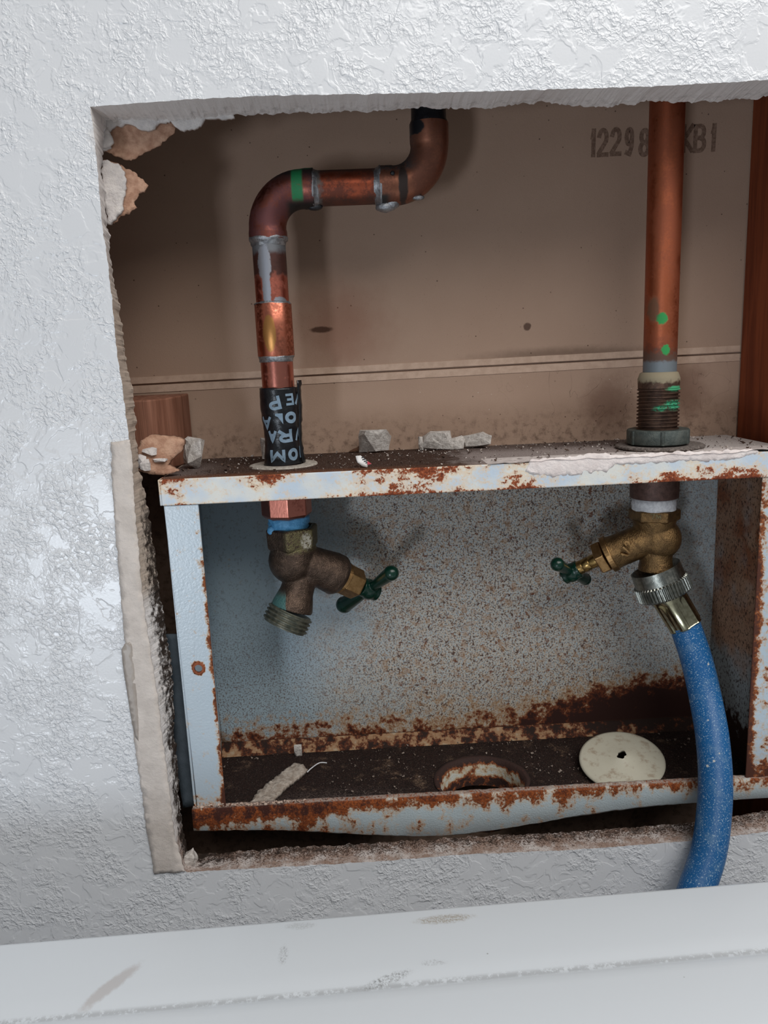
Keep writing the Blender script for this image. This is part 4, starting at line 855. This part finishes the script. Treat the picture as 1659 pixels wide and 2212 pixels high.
# ---- right bibb
rf = thing('hose_faucet', (PR, PY, at(1420, 1245, PY).z), 'golden bronze half inch hose faucet feeding the blue hose', 'faucet')
zx1 = pz(1098, 1413); zx0 = pz(1124, 1413)
bm = bmesh.new(); hx = at(1413.5, 1110, PY).x; lathe(bm, (hx, PY, zx0), (0, 0, 1), [(0, 11.4), (1.2, 13.0), (zx1-zx0-.8, 13.1), (zx1-zx0, 12.4), (zx1-zx0, 10.9), (zx1-zx0-2, 10.8)], 6, phase=.668)
rhex = build('hex_inlet', bm, BRONZE, rf, 'hexagonal golden inlet'); bevel(rhex, .6)
bm = bmesh.new(); nf = Vector((CAM.x-hx, CAM.y-PY, 0)).normalized(); tf = Vector((-nf.y, nf.x, 0)); tf = tf if tf.x > 0 else -tf; mz_ = at(1418, 1117, 38).z
for ch, u, w in (('7', -1.2, 2.2), ('M', 1.7, 2.4)): stroke_glyph(bm, ch, w, 2.7, .5, lambda a, b, k=0, u=u: Vector((hx, PY, mz_))+nf*(11.40+.02*k)+tf*(u+.4+a)+Vector((0, 0, b)), .5)
sq = build('stamped_mark', bm, BRONZE_OLD, rhex, 'small stamped 7M mark', recalc=False); so = sq.modifiers.new('solid', 'SOLIDIFY'); so.thickness = .0005; so.offset = 0
bm = bmesh.new(); B = at(1423, 1162, PY); ball(bm, B, 11.4, (1, 1, 1), 4); rod(bm, (hx, PY, B.z+4), (hx, PY, zx0+1), 9.6, 11.4, 40)
g0 = at(1405, 1160, 50); g1 = at(1335, 1189, 53); g2 = at(1316, 1197, 54); tube(bm, [g0, g0.lerp(g1, .5), g1, g2], [8.8, 8.7, 8.8, 9.4], 40)
q0 = at(1418, 1175, 50); q1 = at(1416, 1232, 49.5); tube(bm, [q0, q0.lerp(q1, .6), q1], [8.4, 8.2, 9.0], 36)
rbody = cast('body', bm, BRONZE, rf, 'golden cast body')
bm = bmesh.new(); c0 = at(1354, 1184, 42.3)
for ch, u, w, h in (('1', -3.5, 1.9, 4.0), ('/', -.9, 2.4, 4.4), ('2', 2.3, 2.6, 4.0)):
    R3 = Matrix.Rotation(math.radians(72), 2)
    def fm(a, b, k=0, u=u):
        p = R3 @ Vector((a+u, b)); q = p.y*.91-p.x*.42; return (c0.x+p.x, c0.y+q*q/20-.03*k-p.x*.16, c0.z+p.y)
    stroke_glyph(bm, ch, w, h, .75, fm, .5)
s = build('size_mark', bm, BRASS_DULL, rbody, 'raised 1/2 size mark', recalc=False); so = s.modifiers.new('solid', 'SOLIDIFY'); so.thickness = .0014; so.offset = 0
bm = bmesh.new(); g3 = at(1322, 1194, 53.5); g4 = at(1311, 1199, 54.3); g5 = at(1291, 1208, 56.2); rod(bm, g3, g4, 10.0, 10.0, 40); hexnut(bm, g4, g5, 9.3, .25, .06)
s = build('packing_nut', bm, BRASS_DULL, rf, 'brass hex packing nut'); bevel(s, .35)
bm = bmesh.new(); s1 = at(1242, 1231, 61); L = (s1-g5).length; lathe(bm, g5, s1-g5, [(0, 3.7), (L*.3, 3.7), (L*.33, 3.45), (L*.37, 3.7), (L*.62, 3.7), (L*.64, 3.5), (L*.67, 3.7), (L, 3.7)], 28); smooth_by_angle(build('stem', bm, BRASS, rf, 'shiny brass stem'))
hub = at(1234, 1237, 61.5); ax = hub-g5
bm = bmesh.new(); lever(bm, hub, ax, at(1204, 1219, 46), at(1264, 1251, 76), 4.9, 3.7, 3.5); cast('handle', bm, GREEN, rf, 'dark green tee handle', .35, 4)
bm = bmesh.new(); lathe(bm, hub+ax.normalized()*4.8, ax, [(0, 2.8), (1.0, 2.8), (1.4, 2.0)], 20); build('handle_screw', bm, CHROME, rf, 'plain metal handle screw')

# ================================================================== HOSE
hs = thing('water_hose', (150, -30, -LENS_H), 'dusty bright blue rubber hose with nickel coupling, hanging behind the washer', 'hose')
k0 = at(1415, 1227, 50); k1 = at(1424.5, 1257, 49); k2 = at(1438, 1284, 48); axk = (k2-k0).normalized()
bm = bmesh.new(); L1 = (k1-k0).length; L2 = (k2-k0).length
prof = [(L1*.5, 10.0), (0, 12.3), (0, 13.0), (L1*.9, 13.3), (L1, 14.0), (L2-1, 14.2), (L2, 13.4), (L2+.6, 9)]
a, u, v = frame_of(axk); NK = 192; rings = []
for i, (d, r) in enumerate(prof):
    rings.append([bm.verts.new(k0+a*d+(u*math.cos(2*math.pi*k/NK)+v*math.sin(2*math.pi*k/NK))*(r+(.45*(1 if (k//2) % 2 else -1) if i in (4, 5) else 0))) for k in range(NK)])
for q, s in zip(rings, rings[1:]):
    for k in range(NK): bm.faces.new((q[k], q[(k+1) % NK], s[(k+1) % NK], s[k]))
bm.faces.new(rings[0]); bm.faces.new(rings[-1][::-1])
smooth_by_angle(build('coupling_nut', bm, CHROME, hs, 'knurled grey metal coupling nut'), 25)
f0 = at(1441, 1283, 47.8); f1 = at(1481, 1350, 44.5)
bm = bmesh.new(); Lf_ = (f1-f0).length; lathe(bm, f0, f1-f0, [(0, 9.6), (2.5, 9.4), (4.2, 8.9), (Lf_-1, 8.6), (Lf_-.4, 8.9), (Lf_, 8.6)], 72, rad=lambda t, i: 1+(.05*max(-1, min(1, 2.2*math.cos(6*t))) if i > 1 else .01))
smooth_by_angle(build('ferrule', bm, FERRULE, hs, 'shiny fluted nickel ferrule'), 50)
hp = [(1478,1346,44.8),(1487,1372,43),(1500,1410,40),(1511,1450,36.5),(1521,1495,32),(1530,1540,26),(1537,1580,20.5),(1542,1625,14.5),(1545,1670,9),(1545,1715,3.5),(1542,1760,-1.5),(1537,1805,-6.5),(1528,1850,-11),(1517,1885,-14.5),(1506,1915,-17.5)]
pts = [at(*p) for p in hp]; last = pts[-1]; dirv = (pts[-1]-pts[-3]).normalized()
sx, sy = dirv.x/abs(dirv.z), dirv.y/abs(dirv.z)
for i in range(1, 31):
    dz = (LENS_H-225-20-9)*(i/30)**1.8; pts.append(Vector((last.x+sx*90*(1-math.exp(-dz/90)), last.y+sy*30*(1-math.exp(-dz/30)), last.z-dz)))
e = pts[-1]
for i in range(1, 12): f = i/11; pts.append(Vector((e.x+220*f, e.y-2*math.sin(f*3), e.z-11*math.sin(min(1, f*3)*math.pi/2))))
def smoothpath(P, k=3):
    out = []
    for i in range(len(P)-1):
        p0, p1, p2, p3 = P[max(i-1, 0)], P[i], P[i+1], P[min(i+2, len(P)-1)]
        for j in range(k):
            t = j/k; out.append(.5*((2*p1)+(p2-p0)*t+(2*p0-5*p1+4*p2-p3)*t*t+(3*p1-p0-3*p2+p3)*t*t*t))
    return out+[P[-1]]
bm = bmesh.new(); sp_ = smoothpath(pts, 4); tube(bm, sp_, [8.0+.15*min(1, i/20) for i in range(len(sp_))], 40); build('hose_body', bm, HOSE, hs, 'blue rubber hose speckled with plaster dust', smooth=True)

# ================================================================== WASHING MACHINE behind which the hose drops
A, Bp = atz(0, 2037, -225), atz(1659, 1900, -225); du = (Bp-A); du.z = 0; du.normalize(); dv = Vector((du.y, -du.x, 0))
C0, C1 = atz(60, 2200, -225), atz(1659, 2048, -225); cA = (C0-A).dot(dv); cB = (C1-A).dot(dv)
WASH = mat_washer(((C0.x, C0.y), (C1.x, C1.y)))
wm = thing('washing_machine', A+du*170+dv*330+Vector((0, 0, -LENS_H+225)), 'white washing machine in front of the wall, with scuffed console top', 'washing machine')
bm = bmesh.new(); rows = []
for i in range(41):
    s_ = -260+(690)*i/40; c = cA+(cB-cA)*((s_)/((C1-A).dot(du))); row = []
    for vv, zz in ((0, -400), (0, -227.2), (.25, -226.0), (.9, -225.2), (2.0, -225), (c-9, -225.2), (c-4, -225.8), (c-.8, -226.6), (c+.5, -226.7), (c+1.4, -226.4), (c+3, -225.9), (c+6, -225.8), (c+30, -225.8), (c+35, -227), (c+39, -231), (c+56, -300), (c+60, -400)):
        p = A+du*s_+dv*vv; row.append(bm.verts.new((p.x, p.y, zz)))
    rows.append(row)
for p, q in zip(rows, rows[1:]):
    for k in range(len(p)-1): bm.faces.new((p[k], q[k], q[k+1], p[k+1]))
bm.faces.new(rows[0]); bm.faces.new(rows[-1][::-1])
smooth_by_angle(build('console', bm, WASH, wm, 'white console top with a dirty crease'), 50)
def obox(bm, s0, s1, v0, v1, z0, z1):
    vs = [bm.verts.new(A+du*s+dv*v+Vector((0, 0, z+225))) for s in (s0, s1) for v in (v0, v1) for z in (z0, z1)]
    for f in ((0,1,3,2),(4,6,7,5),(0,4,5,1),(2,3,7,6),(0,2,6,4),(1,5,7,3)): bm.faces.new([vs[i] for i in f])
bm = bmesh.new(); obox(bm, -260, 430, 0, 660, -LENS_H+25, -400); s = build('cabinet', bm, WASH, wm); bevel(s, 8, 3)
bm = bmesh.new(); obox(bm, -200, 370, 110, 640, -399.5, -385); lid = build('lid', bm, WASH, wm); bevel(lid, 6, 3)
for s_, v_ in ((-220, 40), (390, 40), (-220, 620), (390, 620)):
    bm = bmesh.new(); p = A+du*s_+dv*v_; rod(bm, (p.x, p.y, -LENS_H), (p.x, p.y, -LENS_H+27), 20, 16, 20); build('foot', bm, BLACKPAINT, wm)

# ================================================================== LOOSE THINGS
def on_shelf(px, py, Y): p = at(px, py, Y); return p
# plaster lumps along the back of the shelf
def lump(px0, px1, py0, py1, Y, seed, label, mat=CHUNK, dy=8, name='plaster_chunk', cat='plaster chunk', group='plaster chunks on the shelf', zbase=ZT, n=18, rot=0.0):
    a, b = at(px0, (py0+py1)/2, Y), at(px1, (py0+py1)/2, Y); top = at((px0+px1)/2, py0, Y).z; h = max(2.0, top-zbase)
    bm = bmesh.new(); chunk(bm, ((a.x+b.x)/2, Y, zbase+h/2), ((b.x-a.x)*1.12, dy, h*1.15), seed, n, rot)
    bmesh.ops.triangulate(bm, faces=bm.faces); bmesh.ops.subdivide_edges(bm, edges=bm.edges, cuts=2)
    mn = min(v.co.z for v in bm.verts)
    for v in bm.verts:
        d = .45; q = v.co*.35; v.co += Vector((d*mnoise.noise(q), d*mnoise.noise(q+Vector((9, 0, 0))), d*mnoise.noise(q+Vector((0, 9, 0)))))
    mn = min(v.co.z for v in bm.verts)
    for v in bm.verts: v.co.z += zbase+.1-mn
    return build(name, bm, mat, cat=cat, label=label, group=group)
lump(775, 846, 934, 966, 84, 21, 'wedge of plaster on the shelf below the board, with a dark torn paper edge', dy=9, n=12)
lump(912, 975, 937, 962, 84, 22, 'long rounded pale plaster lump in the middle of the shelf', dy=9)
lump(966, 1004, 944, 963, 84, 23, 'small plaster lump wedged between two larger pale ones', dy=8)
lump(1005, 1058, 940, 966, 83, 24, 'blocky pale plaster lump, right of the middle ones', dy=9)
lump(904, 915, 946, 962, 82, 25, 'tiny plaster lump at the left end of the pale row', dy=4)
lump(563, 582, 950, 972, 76, 26, 'small pale chip just left of the black pipe wrap', dy=5)
lump(393, 439, 950, 986, 52, 27, 'grey broken plaster block at the left end of the shelf', dy=11, n=22)
lump(400, 425, 1842, 1862, 9, 31, 'grey broken plaster lump in the bottom left corner of the opening', dy=8, zbase=at(412, 1868, 8).z, n=14)
# brown torn edge leaning on the wedge
bm = bmesh.new(); P = [xz(*p, 88) for p in ((752,962),(775,948),(800,936),(822,929),(838,932),(825,940),(805,950),(785,962))]; slab(bm, rough_line(P, .8, .5, 3, closed=True), 88.5, 1.4, 1.4, .4, .4, 7)
zmin = min(v.co.z for v in bm.verts)
for v in bm.verts: v.co.z += ZT+.1-zmin
build('paper_shred', bm, mat_simple('dark_torn_paper', (88, 60, 44), (112, 78, 58), .6, .95, bump=.5), cat='paper scrap', label='dark brown torn paper shred behind the plaster wedge on the shelf', smooth=True)
# torn slab of drywall at the left end
dwp = [(308,950),(328,938),(350,941),(375,943),(394,952),(397,962),(390,976),(372,990),(366,1002),(388,1016),(360,1024),(330,1020),(303,1012),(302,985),(304,965)]
bm = bmesh.new(); slab(bm, rough_line([xz(*p, 30) for p in dwp], .8, .5, 15, closed=True), lambda x, z: 27+(z+45)*.25+(x+90)*.3, 4.5, 1.5, 1.0, .22, 5, dome=1.2)
dw = build('drywall_fragment', bm, KRAFT, cat='drywall fragment', label='broken brown-papered drywall fragment beside the left end of the shelf', smooth=True)
for k, (a, b, w, h) in enumerate(((322, 976, 7, 4.2), (306, 995, 5, 6.5), (316, 1004, 5, 6), (345, 994, 7, 2.0))):
    bm = bmesh.new(); p = at(a, b, 24); chunk(bm, (p.x, 25+(p.z+45)*.25+(p.x+90)*.3, p.z), (w, 3.5, h), 50+k, 16); build('gypsum_chip', bm, WHITEGYP, dw, 'white gypsum chip stuck on the paper')
# old wood end block
bm = bmesh.new(); N = 20; x0 = at(390, 880, 70).x; prof = [(-133, 92), (-133, 46)]+[(x0-14+14*math.sin(a), 80-34*math.cos(a)) for a in [math.pi/2*i/N for i in range(N+1)]]+[(x0, 92)]
zt = at(350, 850, 70).z; zb_ = ZT+.1
lo_ = [bm.verts.new((x, y, zb_)) for x, y in prof]; hi_ = [bm.verts.new((x, y, zt-1.2-(y-92)*-.02)) for x, y in prof]
for i in range(len(prof)): j = (i+1) % len(prof); bm.faces.new((lo_[i], lo_[j], hi_[j], hi_[i]))
bm.faces.new(lo_[::-1]); bm.faces.new(hi_); s = build('wood_block', bm, OLDWOOD, cat='wood block', label='rough brown wooden block with a rounded corner at the left end of the cavity'); bevel(s, .8)
# scrap of printed label
sc_ = thing('label_scrap', at(785, 1005, 30), 'torn scrap of white printed label with a red corner on the front of the shelf', 'paper scrap')
P = [xz(*p, 28) for p in ((768,988),(779,987),(788,994),(797,1001),(793,1011),(783,1009),(772,1001))]; bm = bmesh.new(); zl = min(p[1] for p in P)
slab(bm, rough_line(P, .8, .12, 2, closed=True), lambda x, z: 26+(z-zl)*.55, .35, 1.5, .1, .3, 2)
dz = ZT+.15-min(v.co.z for v in bm.verts)
for v in bm.verts: v.co.z += dz
build('paper', bm, mat_simple('white_label_paper', (222, 220, 218), (232, 230, 228), .5, .6), sc_, smooth=True)
bm = bmesh.new()
for a, b, w in ((784, 992, 1.3), (786.5, 996, 1.6), (790, 999.5, 1.6), (793, 1002.5, 1.4)):
    p = at(a, b, 25.4+0); p.z += dz; y = 25.55+(p.z-dz-zl)*.55; q = Vector((p.x, y, p.z)); vs = [bm.verts.new(q+Vector(d)) for d in ((-w/2, 0, -.3), (w/2, 0, -.1), (w/2, .2, .35), (-w/2, .2, .15))]; bm.faces.new(vs)
build('printed_bars', bm, mat_simple('black_ink', (30, 30, 34), (40, 40, 44), .5, .6), sc_, recalc=False)
bm = bmesh.new(); vs = []
for a, b in ((794, 999), (803, 1005), (794, 1007)): p = at(a, b, 25.4); p.z += dz; vs.append(bm.verts.new((p.x, 25.45+(p.z-dz-zl)*.55, p.z)))
bm.faces.new(vs); build('red_corner', bm, mat_simple('red_ink', (176, 44, 60), (190, 60, 76), .5, .6), sc_, 'red printed corner', recalc=False)
# plastic disc leaning inside the box
rD = 22.8; e_ = math.radians(77); nrm = Vector((-.10, -math.cos(e_), math.sin(e_))).normalized(); dc = Vector((136.5, 24+rD*math.sin(e_), ZP+1.5+rD*math.cos(e_))); bm = bmesh.new()
pr = [(3.4, 2.6), (2.8, 4.5), (1.4, 9), (.3, 18), (.0, 21.5), (-.4, rD), (-1.3, rD), (-1.0, 20), (.2, 9), (1.6, 4.5), (2.4, 2.6), (3.4, 2.6)]
lathe(bm, dc, nrm, pr, 56, caps=(False, False), rad=lambda t, i: (1+.25*math.sin(2*t)+.1*math.sin(5*t)) if i in (0, 10, 11) else 1)
mz = min(v.co.z for v in bm.verts)
for v in bm.verts: v.co.z += ZP+.15-mz
build('plastic_escutcheon', bm, DISC, cat='cover plate', label='yellowed round plastic cover disc with a centre hole, leaning in the bottom of the box', smooth=True)
# plaster spill in the pan: two long torn strips
def panstrip(px, Y0, z, seed, th, label):
    P = []; 
    for a, b in px: p = atz(a, b, z); P.append((p.x, p.y))
    P = rough_line(P, .8, .5, seed, .5, True); bm = bmesh.new()
    slab(bm, [(x, y) for x, y in P], 0.0, th, 1.5, 1.1, .4, seed, dome=.5)
    for v in bm.verts: x, y, zz = v.co; v.co = Vector((x, zz, z+th-y-.2))
    mn = min(v.co.z for v in bm.verts)
    for v in bm.verts: v.co.z += ZP+.1-mn
    build('plaster_strip', bm, TANCHUNK, cat='plaster strip', label=label, smooth=True)
panstrip([(540,1734),(556,1712),(584,1690),(605,1672),(625,1656),(640,1650),(655,1652),(664,1662),(650,1676),(630,1690),(612,1706),(596,1722),(584,1736)], 0, ZP+2, 5, 2.2, 'pale crumpled plaster strip lying in the left of the box pan')
lump(636, 652, 1612, 1623, 84, 41, 'small white plaster bit at the back of the box pan', dy=4, zbase=ZP, group='plaster chunks in the pan')
lump(1270, 1284, 1615, 1622, 70, 42, 'tiny pale crumb near the plastic disc in the box pan', dy=3, zbase=ZP, group='plaster chunks in the pan') if False else None
# crumbs
def crumbs(name, nC, xr, yr, z, smin, smax, seed, mat, label, dens=None, keep=lambda x, y: True):
    random.seed(seed); bm = bmesh.new(); k = 0; S = []
    while len(S) < nC:
        x, y = random.uniform(*xr), random.uniform(*yr)
        if keep(x, y) and (dens is None or random.random() < dens(x, y)): S.append((x, y, random.uniform(smin, smax)*random.uniform(.5, 1)**2))
    for x, y, s in S:
        vs = [bm.verts.new(Vector((x, y, z+s*.35))+Vector((random.uniform(-1, 1)*s/1.6, random.uniform(-1, 1)*s/1.6, random.uniform(-.35, .6)*s))) for _ in range(6)]
        r = bmesh.ops.convex_hull(bm, input=vs)
        bmesh.ops.delete(bm, geom=[g for g in r['geom_unused'] if isinstance(g, bmesh.types.BMVert)], context='VERTS')
    build(name, bm, mat, cat='debris', label=label, kind='stuff')
kp = lambda x, y: math.hypot(x-PL, y-PY) > 17 and math.hypot(x-PR, y-PY) > 22 and not (-30 < x < -22 and y < 34)
crumbs('plaster_crumbs', 420, (-88, 205), (22, 90), ZT+.1, .5, 1.9, 3, mat_simple('pale_crumb', (176, 164, 156), (212, 204, 198), .5, .95), 'white and tan plaster crumbs strewn over the shelf top', lambda x, y: .25+.75*(y > 60), kp)
crumbs('rust_flakes', 420, (-88, 205), (24, 91), ZT+.1, .6, 2.2, 5, mat_simple('dark_crumb', (56, 42, 36), (92, 70, 58), .5, .95), 'dark rust flakes and dirt strewn over the shelf top', None, kp)
kq = lambda x, y: math.hypot(x-DR[0], y-DR[1]) > 28 and not (118 < x < 172) and not (-85 < x < -25 and y < 80)
crumbs('pan_debris', 420, (-88, 202), (24, 90), ZP+.1, .5, 2.2, 7, mat_simple('pan_crumb', (90, 76, 68), (150, 136, 126), .3, .95), 'grey and brown crumbs lying in the rotten box pan', None, kq)
# short white thread by the strip
bm = bmesh.new(); TP = [atz(*p, ZP+2.2) for p in ((664,1668),(672,1660),(690,1648),(706,1648))]; tube(bm, smoothpath(TP, 5), .35, 8); build('thread', bm, WHITETAPE, cat='thread', label='short white thread lying in the box pan beside the plaster strip', smooth=True)
